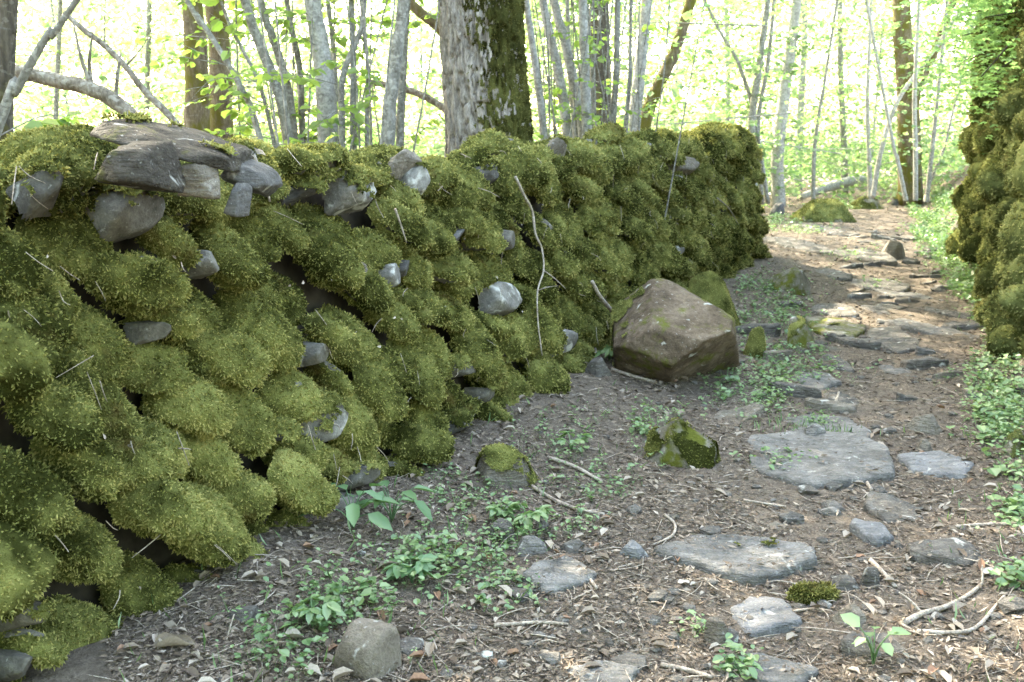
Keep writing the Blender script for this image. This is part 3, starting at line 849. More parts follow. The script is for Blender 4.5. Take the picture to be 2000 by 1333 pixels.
chunk((1500, 1532, 398, 424), 'small dark stone close by the far end of the wall', 'stone_dark', 27, 0, 0.9, level=3)
chunk((1660, 1720, 384, 410), 'low mossy rock behind the long yellow mossed rock', 'mossrock', 28, 0.1, 0.9, 0.2, mossmat='moss_pale', dens=2500, fr=(0.035, 0.010))
chunk((1735, 1775, 382, 402), 'dark stone at the foot of the ivy covered tree', 'stone_dark', 29, 0.1, 0.9, 0.6, dens=2500, fr=(0.035, 0.010), level=3)
chunk((1726, 1766, 1000, 1016), 'tiny tan pebble right of the bluish triangular slab', 'stone_tan', 30, 0.1, 0.9, level=3)
chunk((1598, 1644, 350 + 640, 1010), 'flat pale pebble in the litter above the bluish slab', 'slab', 32, 0.1, 0.9, level=3)
chunk((1380, 1400, 1233, 1250), 'little grey pebble tucked by the small tan angular stone', 'slab', 33, 0.1, 0.9, level=3)

slab((1284, 1632, 1044, 1148), 'largest grey slab lying across the middle of the path', 'slab', 0.05, proud=0.037, seed=1, moss=1.38, level=5)
slab((1448, 1758, 858, 952), 'broad grey slab with dark spots in the path beyond the largest slab', 'slab', -0.25, proud=0.043, seed=2, moss=1.35, level=5)
slab((1764, 1914, 888, 938), 'smooth grey slab touching the broad spotted slab on its right', 'slab_blue', 0.1, proud=0.022, seed=3)
slab((1408, 1556, 1164, 1252), 'medium bluish slab below the largest slab', 'slab_blue', -0.4, proud=0.022, seed=4)
slab((1372, 1590, 1280, 1345), 'flat grey slab cut off by the bottom edge of the picture', 'slab', 0, proud=0.022, seed=5)
slab((1036, 1150, 1090, 1168), 'long narrow tilted slab left of the largest slab', 'slab', -0.9, proud=0.035, seed=6, tilt=(-.1, 0))
slab((1690, 1802, 974, 1028), 'layered dark slab on the path near the right plants', 'slab_dark', -0.3, proud=0.030, seed=7, tilt=(-.12, .1))
slab((1660, 1732, 1016, 1072), 'bluish triangular slab right of the largest grey slab', 'slab_blue', 0.2, proud=0.017, seed=8)
slab((1774, 1934, 1058, 1112), 'half buried dark slab strewn with dead leaves at the right', 'slab_dark', 0, proud=0.022, seed=9)
slab((1648, 1784, 1236, 1290), 'dark stepped slab under the crooked branch at lower right', 'slab_dark', 0.2, proud=0.030, seed=10)
slab((1108, 1252, 1298, 1350), 'wide grey slab cut by the bottom edge left of centre path', 'slab', 0.1, proud=0.022, seed=11)
slab((1540, 1692, 812, 866), 'mossy edged slab directly behind the broad spotted slab', 'slab', -0.2, proud=0.026, seed=12, moss=1.2)
slab((1578, 1694, 618, 668), 'dark slab with mossy top forming a step in the path', 'mossrock', -0.1, proud=0.036, seed=13, moss=1.15)
slab((1688, 1794, 640, 694), 'broad grey stone right of the mossy step', 'slab_dark', -0.2, proud=0.036, seed=14)
slab((1788, 1872, 632, 674), 'pointed grey stone at the right end of the stone step', 'slab', 0.4, proud=0.030, seed=15)
slab((1588, 1684, 592, 622), 'long dark slab just beyond the mossy step', 'slab_dark', 0, proud=0.027, seed=16)
slab((1668, 1774, 544, 578), 'flat brown slab crossing the path halfway up', 'slab_dark', 0.1, proud=0.030, seed=17)
slab((1732, 1788, 562, 592), 'small grey slab right of the flat brown slab', 'slab', 0.5, proud=0.021, seed=18)
slab((1636, 1732, 478, 516), 'large pale stone standing out of the distant path', 'slab_dark', 0, proud=0.048, seed=19)
slab((1518, 1602, 458, 502), 'flat grey stone on the distant path near the wall end', 'slab_dark', 0.1, proud=0.030, seed=20)
slab((1552, 1632, 724, 768), 'smooth sloping slab on the left side of the path beside plants', 'slab', -0.3, proud=0.015, seed=21)
slab((1618, 1668, 768, 794), 'small square slab below the smooth sloping slab', 'slab_dark', 0, proud=0.015, seed=22)
slab((1600, 1662, 700, 728), 'dark slab embedded left of the path centre below the mossy step', 'slab_dark', 0, proud=0.018, seed=23)
slab((1720, 1778, 712, 740), 'flat stone chip in the middle of the path', 'slab', 0, proud=0.015, seed=24)
slab((1838, 1900, 598, 632), 'buried slab at the foot of the right bank', 'slab_dark', 0.4, proud=0.015, seed=25)
slab((1880, 1926, 764, 784), 'pale flat stone lying in the green plants on the right', 'slab', 0, proud=0.021, seed=26)
slab((1690, 1730, 600, 618), 'thin slab before the flat brown slab on the path', 'slab_dark', 0, proud=0.015, seed=27)
slab((1600, 1650, 528, 548), 'brown slab left of the flat brown slab halfway up', 'slab_dark', 0.1, proud=0.018, seed=28)
slab((1570, 1640, 436, 460), 'flat stones edge where the path passes the wall end', 'slab_dark', 0.1, proud=0.024, seed=29)

def path_rubble():
    g = np.random.default_rng(123); rows = []
    while len(rows) < 44:
        s_ = 3.2 + 12.5 * g.random(); mid = 1.75 - .9 * float(smooth(s_, 11, 16)); d_ = g.normal(mid, .42); w_ = g.uniform(.07, .20)
        q = xy(s_, d_); c = np.array([q[0], q[1], float(H(np.array([q[0]]), np.array([q[1]]))[0])])
        px, py, z = to_px(c)
        if any(math.hypot((q[0] - t_[0]) / (t_[2] + w_), (q[1] - t_[1]) / (t_[3] + w_)) < .8 for t_ in SLABS) or px > 1900: continue
        pw = w_ * F_PX / z; ph = max(pw * g.uniform(.5, .9) * (CAM_H - c[2]) / z, 2.5)
        mt = ['slab', 'slab_dark', 'slab_dark', 'stone_tan'][int(g.integers(0, 4))]
        tone = {'slab': 'grey', 'slab_dark': 'dark', 'stone_tan': 'tan'}[mt]
        side = 'left' if d_ < mid - .22 else 'right' if d_ > mid + .22 else 'mid'
        band = ['level with the boulder', 'around the mossy step', 'below the distant pale stone', 'level with the wall end', 'beyond the wall end'][int(np.searchsorted([5.2, 7.4, 9.2, 11.0], s_))]
        rows.append(((px - pw, px + pw, py - ph, py + ph), mt, (tone, side, band), s_, g.uniform(-.5, .5), float(g.uniform(.015, .06)), (g.normal(0, .12), g.normal(0, .12))))
        SLABS.append((q[0], q[1], w_, w_ * .6, 0, c[2], (0, 0)))
    del SLABS[-len(rows):]
    rows.sort(key=lambda r: r[3])
    total, seen = {}, {}
    for r in rows: total[r[2]] = total.get(r[2], 0) + 1
    order = ['nearest', 'second nearest', 'third nearest', 'fourth nearest', 'fifth nearest', 'sixth nearest', 'seventh nearest']
    for i, (box, mt, key, s_, yaw, proud, tilt) in enumerate(rows):
        k = seen.get(key, 0); seen[key] = k + 1
        lab = ('small' if total[key] == 1 else order[min(k, 6)] + ' small') + ' %s stone bedded %s of path %s' % key
        slab(box, lab, mt, yaw, proud=proud, seed=200 + i, group='stones embedded in the upper path', tilt=tilt)
path_rubble()

def moss_tuft():
    b = P(1590, 1170); V, F = ico(3)
    V = V * [0.085, 0.05, 0.045]; V = V + V * (0.5 * fbm(V * 22, 4))[:, None] + b + [0, 0, 0.012]
    g = np.random.default_rng(3)
    n, _ = face_normals(V, F)
    mm = moss_mesh(V, F, n[:, 2] > -0.4, 60000, 0.020, 0.003, g, 0.1)
    obj('moss_tuft', mm[0], mm[1], M['moss'], smooth_shade=mm[2], attr=mm[3], label='round tuft of green moss just below the largest grey slab', category='moss')
moss_tuft()

# ------------------------------------------------------------------ litter, gravel, ground plants
ROCK_OBS = []
def ground_points(n, g, ymin=1.9, ymax=26, power=1.5):
    """random points of the lane floor, denser near the viewer"""
    out = []
    while sum(map(len, out)) < n:
        u = g.random(n); r = (ymin ** (1 - power) + u * (ymax ** (1 - power) - ymin ** (1 - power))) ** (1 / (1 - power))
        th = g.uniform(R(-24), R(31), n)
        p = np.stack([r * np.sin(th), r * np.cos(th)], 1)
        s, d = sd(p[:, 0], p[:, 1])
        ok = ((d > -0.03) | (s > 11.3)) & (d < 3.6)
        out.append(p[ok])
    return np.concatenate(out)[:n]
def gz(p): return H(p[:, 0], p[:, 1])
def litter():
    g = np.random.default_rng(8)
    n = 200000
    p = ground_points(n, g, power=1.75)
    r = np.linalg.norm(p, axis=1)
    # litter gathers in drifts
    sq, dq = sd(p[:, 0], p[:, 1])
    dens = 1.5 * fbm(np.column_stack([p * 2.2, np.zeros(n)]), 12, 3) + g.uniform(-.5, .5, n) - .28 * np.exp(-((dq - 1.75) / .45) ** 2)
    p, r = p[dens > -0.42], r[dens > -0.42]; n = len(p)
    fz = fbm(np.column_stack([p * 9, np.zeros(n)]), 33, 2) > .02
    zz = gz(p); on = np.zeros(n, bool); keep = np.ones(n, bool)
    for (cx, cy, w_, dp_, yw, zt, tl_) in SLABS:
        q = p - [cx, cy]; c_, s_ = math.cos(yw), math.sin(yw)
        lx, ly = q[:, 0] * c_ + q[:, 1] * s_, -q[:, 0] * s_ + q[:, 1] * c_
        rr = np.hypot(lx / w_, ly / dp_); ins = rr < .82
        zz[ins] = np.maximum(zz[ins], zt + q[ins, 0] * tl_[0] + q[ins, 1] * tl_[1] + .006)
        keep &= ~(ins & (g.random(n) > .06 + .30 * smooth(rr, .45, .85) * fz))
    p, r, zz = p[keep], r[keep], zz[keep]; n = len(p)
    base = np.column_stack([p, zz + g.uniform(0.0, 0.010, n)])
    a = g.uniform(0, 6.283, n); tl = g.normal(0, 0.22, n)
    d = np.stack([np.cos(a) * np.cos(tl), np.sin(a) * np.cos(tl), np.sin(tl)], 1)
    ro = g.normal(0, 0.45, n)
    h = np.stack([-np.sin(a), np.cos(a), np.zeros(n)], 1); up = np.cross(d, h)
    side = h * np.cos(ro)[:, None] + up * np.sin(ro)[:, None]
    kind = g.random(n); far = np.maximum(1, (r / 3.5) ** 0.55)
    L = np.where(kind < 0.80, g.uniform(0.010, 0.028, n), g.uniform(0.02, 0.042, n)) * far
    Wd = np.where(kind < 0.45, g.uniform(0.0008, 0.002, n), np.where(kind < 0.80, g.uniform(0.0015, 0.0035, n), g.uniform(0.004, 0.008, n))) * far
    V, F = kites(base, d, side, L, Wd, g.uniform(-0.10, 0.14, n), up)
    obj('leaf_litter', V, F, M['litter'], smooth_shade=False, attr={'rnd': np.repeat(g.beta(1.5, 1.8, n) * .92, 4)}, label='scatter of dry leaf and bark litter over the path', kind='stuff')
    # crumpled dead leaves
    n = 1300; p = ground_points(n, g, ymax=14, power=1.6)
    s, dd_ = sd(p[:, 0], p[:, 1]); w = (dd_ < 1.1) | (dd_ > 2.2) | (g.random(n) < 0.3); p = p[w]; n = len(p)
    base = np.column_stack([p, gz(p) + g.uniform(0.004, 0.018, n)])
    a = g.uniform(0, 6.283, n); tl = g.normal(0.1, 0.3, n)
    d = np.stack([np.cos(a) * np.cos(tl), np.sin(a) * np.cos(tl), np.sin(tl)], 1); h = np.stack([-np.sin(a), np.cos(a), np.zeros(n)], 1); up = np.cross(d, h)
    L = g.uniform(0.03, 0.07, n)
    V, F = leaves6(base, d, h, up, L, L * g.uniform(0.2, 0.34, n), fold=0.8, droop=0.15)
    obj('dead_leaves', V, F, M['litter'], smooth_shade=False, attr={'rnd': np.repeat(g.choice([0.35, .55, .7, .82, .9, .95, 0.99], n), 6)}, label='curled brown and pale dead leaves strewn over the ground', kind='stuff')
    # fine twigs
    parts = []
    p = ground_points(1500, g, ymax=14, power=1.6)
    z = gz(p)
    for i in range(len(p)):
        a = g.uniform(0, 6.28); L = g.uniform(0.05, 0.2); q = np.array([p[i, 0], p[i, 1], z[i] + 0.006])
        dv = np.array([math.cos(a), math.sin(a), g.normal(0, .06)]) * L
        md = q + dv * .5 + g.normal(0, 0.008, 3)
        e = q + dv; rr = g.uniform(0.0012, 0.003)
        parts.append(tube([q, md, e], [rr, rr, rr * .6], 4, rings=4, cap=False))
    V, F = merge(parts); obj('fine_twigs', V, F, M['stick'], label='thin dry twigs scattered across the path floor', kind='stuff')
    # gravel
    parts = []
    D, F0 = ico(1)
    p = ground_points(1300, g, ymax=20, power=1.3); s, dd_ = sd(p[:, 0], p[:, 1])
    p = p[(np.abs(dd_ - 1.7) < 0.8 + g.normal(0, .3, len(p)))]; z = gz(p)
    for i in range(len(p)):
        sz = g.uniform(0.008, 0.03) * max(1, (p[i, 1] / 5) ** .5) * (2.6 if g.random() < .10 else 1)
        V = D * (1 + 0.5 * g.uniform(-.5, .5, (len(D), 1))) * [sz, sz * g.uniform(.6, 1), sz * g.uniform(.3, .6)]
        parts.append((rotz(V, g.uniform(0, 6)) + [p[i, 0], p[i, 1], z[i] + sz * .15], F0))
    V, F = merge(parts); obj('gravel', V, F, M['slab_dark'], smooth_shade=False, label='small grey pebbles and stone chips on the path', kind='stuff')
litter()

PATCH = [  # px, py, rx, ry (pixels), leaves, leaf size, height
    (930, 990, 130, 60, 420, .017, .05), (1010, 1060, 90, 45, 260, .017, .05), (880, 1090, 150, 50, 480, .020, .05), (960, 1140, 110, 60, 330, .018, .04),
    (820, 1110, 90, 40, 260, .022, .07), (650, 1200, 130, 60, 330, .022, .07), (560, 1270, 110, 50, 230, .022, .07), (700, 1170, 90, 30, 190, .018, .04),
    (1090, 890, 90, 70, 330, .018, .06), (1180, 960, 80, 30, 190, .016, .05), (1120, 1030, 60, 30, 170, .014, .03), (1010, 790, 50, 40, 30, .018, .05),
    (1270, 835, 60, 40, 190, .017, .05), (1480, 770, 90, 45, 480, .017, .05), (1540, 720, 100, 40, 480, .017, .05), (1520, 590, 80, 50, 520, .019, .06),
    (1480, 640, 60, 40, 230, .018, .06), (1560, 640, 60, 30, 200, .017, .05), (1470, 560, 40, 25, 160, .017, .06), (1950, 780, 90, 70, 900, .020, .07),
    (1960, 840, 70, 40, 360, .020, .06), (1985, 1000, 40, 50, 130, .022, .06), (1960, 700, 60, 40, 260, .02, .06), (1900, 560, 70, 40, 420, .026, .08),
    (1860, 510, 70, 35, 480, .026, .08), (1830, 470, 70, 40, 620, .028, .10), (1850, 400, 60, 45, 800, .032, .12), (1810, 430, 50, 30, 420, .03, .1),
    (1890, 440, 30, 50, 330, .03, .1), (1660, 500, 50, 14, 200, .022, .06), (1560, 450, 70, 14, 330, .024, .05), (1520, 430, 40, 14, 260, .03, .06),
    (1600, 830, 40, 12, 90, .014, .04), (1520, 910, 60, 18, 70, .017, .05), (1930, 620, 40, 30, 130, .02, .06), (1990, 1130, 30, 30, 60, .024, .05),
    (1360, 1240, 24, 14, 26, .018, .05), (1440, 1310, 26, 22, 40, .02, .05), (1720, 560, 40, 12, 70, .02, .05), (730, 1290, 60, 30, 90, .018, .04), (1980, 930, 30, 20, 70, .02, .06),
    (1640, 405, 80, 10, 380, .03, .06), (840, 940, 80, 40, 80, .015, .03), (1130, 830, 70, 40, 110, .017, .04),
]
def herbs():
    g = np.random.default_rng(14)
    Vs, rn, stems = [], [], []
    BV, BD, BU, BS, LL, RN = [], [], [], [], [], []
    for (px, py, rx, ry, n, sz, ht) in PATCH:
        n = int(n * (0.7 if px < 1250 else 1.3 if py > 640 or px < 1800 else 4.0)); sz *= 0.88 if px < 1250 else 1.25
        c = P(px, py); ex = P(px + rx, py) - c; ey = P(px, max(py - ry, 372)) - c
        ey = ey / max(1.0, np.linalg.norm(ey) / 1.6)
        m = max(4, n // 4)
        q = g.normal(0, 0.5, (m, 2))
        pc = c[:2] + q[:, :1] * ex[:2] + q[:, 1:] * ey[:2]
        s_, d_ = sd(pc[:, 0], pc[:, 1]); pc = pc[(d_ > 0.03) | (s_ > 11.4)]; m = len(pc)
        # each plantlet has four leaves
        pp = np.repeat(pc, 4, 0) + g.normal(0, sz * 1.1, (m * 4, 2)); k = len(pp)
        hz = np.abs(g.normal(ht * .6, ht * .4, k)) + 0.006
        root = np.column_stack([np.repeat(pc, 4, 0), np.repeat(gz(pc), 4)])
        top = np.column_stack([pp, gz(pp) + hz])
        a = g.uniform(0, 6.283, k); tl = g.normal(-0.05, 0.3, k)
        d = np.stack([np.cos(a) * np.cos(tl), np.sin(a) * np.cos(tl), np.sin(tl)], 1)
        h = np.stack([-np.sin(a), np.cos(a), g.normal(0, .25, k)], 1); h = unit(h - d * (h * d).sum(1)[:, None]); up = np.cross(d, h)
        L = sz * np.repeat(g.choice([.6, .9, 1.2, 1.6, 2.0], m, p=[.25, .3, .25, .15, .05]), 4) * g.uniform(0.75, 1.25, k)
        BV.append(top - d * L[:, None] * .5); BD.append(d); BU.append(up); BS.append(h); LL.append(L); RN.append(np.clip(g.normal(.5, .22, k) + g.normal(0, .12), 0, 1))
        sv = unit(np.cross(top - root, g.normal(0, 1, (k, 3))))
        stems.append((root, top, sv))
    BV, BD, BU, BS, LL, RN = map(np.concatenate, (BV, BD, BU, BS, LL, RN))
    V, F = leaves6(BV, BD, BS, BU, LL, LL * g.uniform(0.40, 0.55, len(LL)), 0.25, 0.1)
    rt = np.concatenate([x[0] for x in stems]); tp = np.concatenate([x[1] for x in stems]); sv = np.concatenate([x[2] for x in stems])
    n = len(rt); w = 0.0009
    V2 = np.stack([rt - sv * w, rt + sv * w, tp], 1).reshape(-1, 3); F2 = np.arange(n * 3).reshape(-1, 3)
    Va, Fa = merge([(V, F), (V2, F2)])
    obj('ground_cover', Va, Fa, M['herb'], smooth_shade=False, attr={'rnd': np.concatenate([np.repeat(RN, 6), np.full(n * 3, .3)])}, label='low round leaved green plants carpeting the path edges', kind='stuff')
    # blades of grass by the spotted slab and sparse elsewhere
    n = 900; p = ground_points(n, g, ymax=16, power=1.3); s_, d_ = sd(p[:, 0], p[:, 1]); p = p[(d_ < 1.0) | (d_ > 2.3)]
    c = P(1590, 845); p = np.concatenate([p, c[:2] + g.normal(0, [0.16, 0.05], (90, 2))]); n = len(p)
    b = np.column_stack([p, gz(p)]); d = unit(g.normal(0, .5, (n, 3)) * [1, 1, 0] + [0, 0, 1]); sd_ = unit(np.cross(d, g.normal(0, 1, (n, 3))))
    V, F = kites(b, d, sd_, g.uniform(.03, .09, n), 0.0016, 0.1, np.cross(d, sd_))
    obj('grass', V, F, M['herb'], smooth_shade=False, attr={'rnd': np.repeat(g.random(n), 4)}, label='sparse thin grass blades at the edges of the path', kind='stuff')
herbs()

def plant(px, py, label, n, L, Wf, ht, seed, spread=0.6, mat='herb_dark', name='leafy_plant', lobes=1):
    g = np.random.default_rng(seed); b = P(px, py)
    root = thing(name, label, 'plant', b)
    bases, ds, hs, us, Ls, parts = [], [], [], [], [], []
    for i in range(n):
        a = 6.283 * i / n * 1.618 + g.uniform(-.4, .4); hh = ht * g.uniform(.5, 1.1); rr = ht * spread * g.uniform(.4, 1.2)
        top = b + np.array([math.cos(a) * rr, math.sin(a) * rr, hh])
        parts.append(tube([b, b + (top - b) * [.35, .35, .65], top], [.0028, .0024, .0016], 5, rings=6, cap=False))
        for lb in range(lobes):
            aa = a + (lb - (lobes - 1) / 2) * 0.75
            tl = g.normal(-0.1, .25)
            d = np.array([math.cos(aa) * math.cos(tl), math.sin(aa) * math.cos(tl), math.sin(tl)])
            h = unit(np.array([-math.sin(aa), math.cos(aa), g.normal(0, .25)])); h = unit(h - d * (h @ d))
            bases.append(top); ds.append(d); hs.append(h); us.append(np.cross(d, h)); Ls.append(L * g.uniform(.7, 1.2))
    V, F = merge(parts); m_ = M[mat]
    obj('stem', V, F, m_, root, attr={'rnd': np.full(len(V), .2)})
    for i in range(n):
        sl = slice(i * lobes, (i + 1) * lobes)
        V, F = leaves6(np.array(bases[sl]), np.array(ds[sl]), np.array(hs[sl]), np.array(us[sl]), np.array(Ls[sl]), np.array(Ls[sl]) * Wf, .3, .18)
        obj('leaf', V, F, m_, root, attr={'rnd': np.repeat(g.random(lobes) * .6 + .3, 6)})
plant(690, 1035, 'tall broad leaved green plant at the wall foot, the left of the pair', 9, .11, .24, .15, 1)
plant(765, 1020, 'tall broad leaved green plant at the wall foot, the right of the pair', 9, .11, .24, .15, 2)
plant(1190, 705, 'bright green lobed plant growing between wall foot and boulder', 4, .085, .3, .10, 3, lobes=5, mat='herb')
plant(1705, 1300, 'round leaved seedling with upright leaves at the bottom right', 8, .06, .42, .12, 4, mat='herb', spread=.35)
plant(1035, 1035, 'pale green lobed plant beside the stones among the ground cover', 6, .065, .28, .09, 5, lobes=5, mat='herb')
plant(980, 1015, 'feathery green lobed seedling left of the pale lobed plant', 6, .055, .28, .08, 6, lobes=5, mat='herb')
plant(610, 1225, 'deeply lobed green plant near the smooth tan rock', 6, .06, .25, .08, 7, lobes=5, mat='herb')
plant(805, 1140, 'dark green lobed plant in the middle of the foreground plant patch', 6, .07, .28, .08, 8, lobes=5)
plant(1895, 425, 'bright green plant on the bank under the mossy outcrop', 12, .09, .35, .25, 9, lobes=3, mat='herb')
plant(1115, 880, 'small fresh green plant right of the half mossed low rock', 6, .06, .32, .08, 10, lobes=3, mat='herb')
plant(1440, 1320, 'little bright green seedling on the slab at the bottom edge', 6, .045, .38, .06, 11, mat='herb')

# ------------------------------------------------------------------ sticks and single dead leaves
def stick(label, pts, r0, r1, seed=0, side=None, on_wall=False, name='stick', mat='stick', lift=0.012):
    g = np.random.default_rng(seed)
    if on_wall:
        q = []
        for (x, y) in pts:
            s, v_ = W(x, y); p, n, e1, up = wall_frame(s, v_); q.append(p + n * 0.145)
        q = np.array(q)
    else:
        q = np.array([P(x, y) for x, y in pts]) + [0, 0, lift]
    V, F = tube(q, np.linspace(r0, r1, len(q)), 7, seed, 0.18)
    root = obj(name, V, F, M[mat], label=label, category='stick')
    for k, (i, vec, L) in enumerate(side or []):
        e = q[i] + unit(np.array(vec, float)) * L
        V, F = tube([q[i], (q[i] + e) / 2 + g.normal(0, L * .06, 3), e], [r1, r1 * .8, r1 * .4], 5, seed, 0.1)
        obj('side_twig', V, F, M[mat], root)
    return root
stick('pale crooked bare root hanging down the middle of the mossy wall', [(968, 362), (985, 395), (1003, 425), (1010, 470), (1022, 498), (1024, 540), (1012, 580), (1012, 640), (1020, 705)], .009, .004, 1, on_wall=True, name='hanging_root',
      side=[(5, (.5, -.2, -.4), .18), (6, (.6, -.3, .2), .14)])
stick('thin pale twig lying across the upper mossy wall right of centre', [(1120, 560), (1140, 595), (1185, 640)], .012, .016, 2, on_wall=True)
stick('short pale stick poking out above the small grey wall stones', [(720, 425), (732, 455), (745, 490)], .006, .003, 3, on_wall=True)
stick('pale twig below the dark pointed slate on the wall', [(443, 352), (458, 385), (466, 415)], .006, .004, 4, on_wall=True)
stick('thin dead twig on the moss near the far end of the wall', [(1375, 395), (1400, 415), (1420, 450)], .008, .004, 5, on_wall=True)
stick('crooked forked branch lying on the lower right of the path', [(1760, 1225), (1800, 1205), (1850, 1190), (1895, 1165), (1918, 1145)], .012, .006, 6, side=[(0, (.15, -.4, .1), .16), (1, (-.3, .2, .25), .10), (4, (.1, .3, .35), .07)])
stick('long thin bare branch at the right edge below the forked branch', [(1790, 1240), (1860, 1242), (1905, 1232), (1940, 1195), (1965, 1165)], .008, .005, 7)
stick('mossy brown stick lying across the plants below the half mossed rock', [(1040, 955), (1080, 980), (1130, 1000), (1180, 1010)], .010, .007, 8)
stick('thin brown stick leading up toward the triangular mossy rock', [(1070, 898), (1120, 915), (1175, 945)], .010, .008, 9)
stick('small brown stick beside the long narrow tilted slab', [(1135, 1112), (1150, 1135), (1165, 1155)], .008, .006, 10)
stick('straight twig on the litter above the largest grey slab', [(1452, 982), (1490, 988), (1535, 995)], .006, .005, 11)
stick('bent twig left of the largest slab near the rounded bluish stone', [(1298, 1010), (1318, 1030), (1312, 1052), (1275, 1070)], .007, .005, 12)
stick('pale twig at the right edge above the half buried dark slab', [(1865, 1035), (1920, 1030), (1990, 1028)], .009, .007, 13)
stick('short broken twig near the front edge of the broad spotted slab', [(1685, 930), (1693, 948), (1702, 962)], .011, .008, 14)
stick('brown stick right of the upright grey stone on the path', [(1700, 1100), (1725, 1125), (1748, 1152)], .010, .008, 15)
stick('long dark stick along the bottom edge in the litter', [(965, 1228), (1010, 1225), (1060, 1222), (1110, 1226)], .008, .005, 16)
stick('long thin twig at the bottom edge left of the cut off slab', [(1290, 1305), (1340, 1315), (1390, 1330)], .009, .007, 17)
stick('root lying on the soil in front of the boulder', [(1195, 725), (1235, 738), (1285, 752)], .012, .010, 18)
stick('weathered grey stump of a branch propped between wall and boulder', [(1155, 618), (1170, 632), (1188, 645)], .022, .016, 19, lift=.06)
stick('short grey stick standing in litter by the wall foot near the boulder', [(1150, 660), (1160, 680), (1163, 700)], .016, .012, 20, lift=.03)
stick('forked dark twig on the path below the medium bluish slab', [(1550, 1200), (1590, 1195), (1625, 1200)], .005, .003, 21)
stick('curved white twig near the smooth sloping slab', [(1622, 800), (1633, 785), (1638, 770)], .010, .008, 22)

def wall_bits():
    g = np.random.default_rng(55); parts = []
    for i in range(150):
        s_ = -0.4 + 11 * g.random() ** 1.3; q_ = g.uniform(.15, 1.45)
        p, n, e1, up = wall_frame(s_, min(q_, float(wall_top(s_)) - .02)); p = p + n * g.uniform(.10, .15)
        d = unit(e1 * g.normal(0, .6) - up * g.uniform(.2, 1) + n * g.normal(0, .25)); L = g.uniform(.03, .13)
        r = g.uniform(.0011, .0024)
        parts.append(tube([p, p + d * L * .5 + g.normal(0, .006, 3), p + d * L], [r, r, r * .6], 4, rings=5, cap=False))
    V, F = merge(parts); obj('caught_twigs', V, F, M['stick'], label='thin pale dead twigs caught in the moss of the wall', kind='stuff')
    n = 45; B, D, S, U = [], [], [], []
    for i in range(n):
        s_ = -0.4 + 10 * g.random() ** 1.3; q_ = g.uniform(.15, 1.5)
        p, nn, e1, up = wall_frame(s_, min(q_, float(wall_top(s_)) - .02)); d = unit(e1 * g.normal(0, 1) - up * g.normal(0, 1)); h = np.cross(nn, d)
        B.append(p + nn * g.uniform(.11, .155)); D.append(d); S.append(h); U.append(nn)
    L = g.uniform(.012, .03, n)
    V, F = leaves6(np.array(B), np.array(D), np.array(S), np.array(U), L, L * .3, .5, .2)
    obj('caught_leaves', V, F, M['litter'], smooth_shade=False, attr={'rnd': np.repeat(g.choice([.5, .8, .93, .95], n), 6)}, label='tiny pale dead leaves caught in the moss of the wall', kind='stuff')
wall_bits()

def dead_leaf(px, py, L, label, yaw, rnd, curl=0.5, z=0.012):
    b = P(px, py) + [0, 0, z]
    nu, nv = 9, 7; u = np.linspace(0, 1, nu); v = np.linspace(-1, 1, nv)
    U, Vv = np.meshgrid(u, v, indexing='ij'); w = np.sin(math.pi * U ** .8) ** .8 * L * .3 + .002
    X = (U - .5) * L; Yv = Vv * w * np.cos(Vv * curl); Z = np.abs(Vv) ** 1.6 * w * math.sin(curl) + 0.06 * L * np.sin(U * 9) * Vv
    A = np.stack([X, Yv, Z], -1).reshape(-1, 3)
    k = np.arange(nu - 1)[:, None] * nv; j = np.arange(nv - 1)[None]
    F = np.stack([k + j, k + j + 1, k + nv + j + 1, k + nv + j], -1).reshape(-1, 4)
    A = rotz(A, yaw) + b
    th = A.copy(); th[:, 2] -= .0015
    V, F = merge([(A, F), (th, F[:, ::-1])])
    obj('dead_leaf', V, F, M['litter'], attr={'rnd': np.full(len(V), rnd)}, label=label, category='leaf')
dead_leaf(340, 1268, .125, 'large curled pale dead leaf at the wall foot, bottom left', 0.15, .62, 1.1)
dead_leaf(780, 1243, .075, 'dark red brown curled leaf behind the smooth tan rock', 0.5, .2, 1.2)
dead_leaf(718, 1182, .085, 'folded brown leaf among plants left of the plant patch', -0.7, .3, 1.2)
dead_leaf(1335, 1143, .045, 'small white dead leaf in front of the largest slab', 0.1, .93, .3)
dead_leaf(1680, 1092, .04, 'orange dead leaf below the bluish triangular slab', 0.3, .99, .5)
dead_leaf(1018, 748, .07, 'russet leaf at the wall foot near the middle of the wall', 0.9, .99, .8)
dead_leaf(1930, 1122, .07, 'pale splinter like leaf on the litter at the right edge', 0.4, .93, .4)

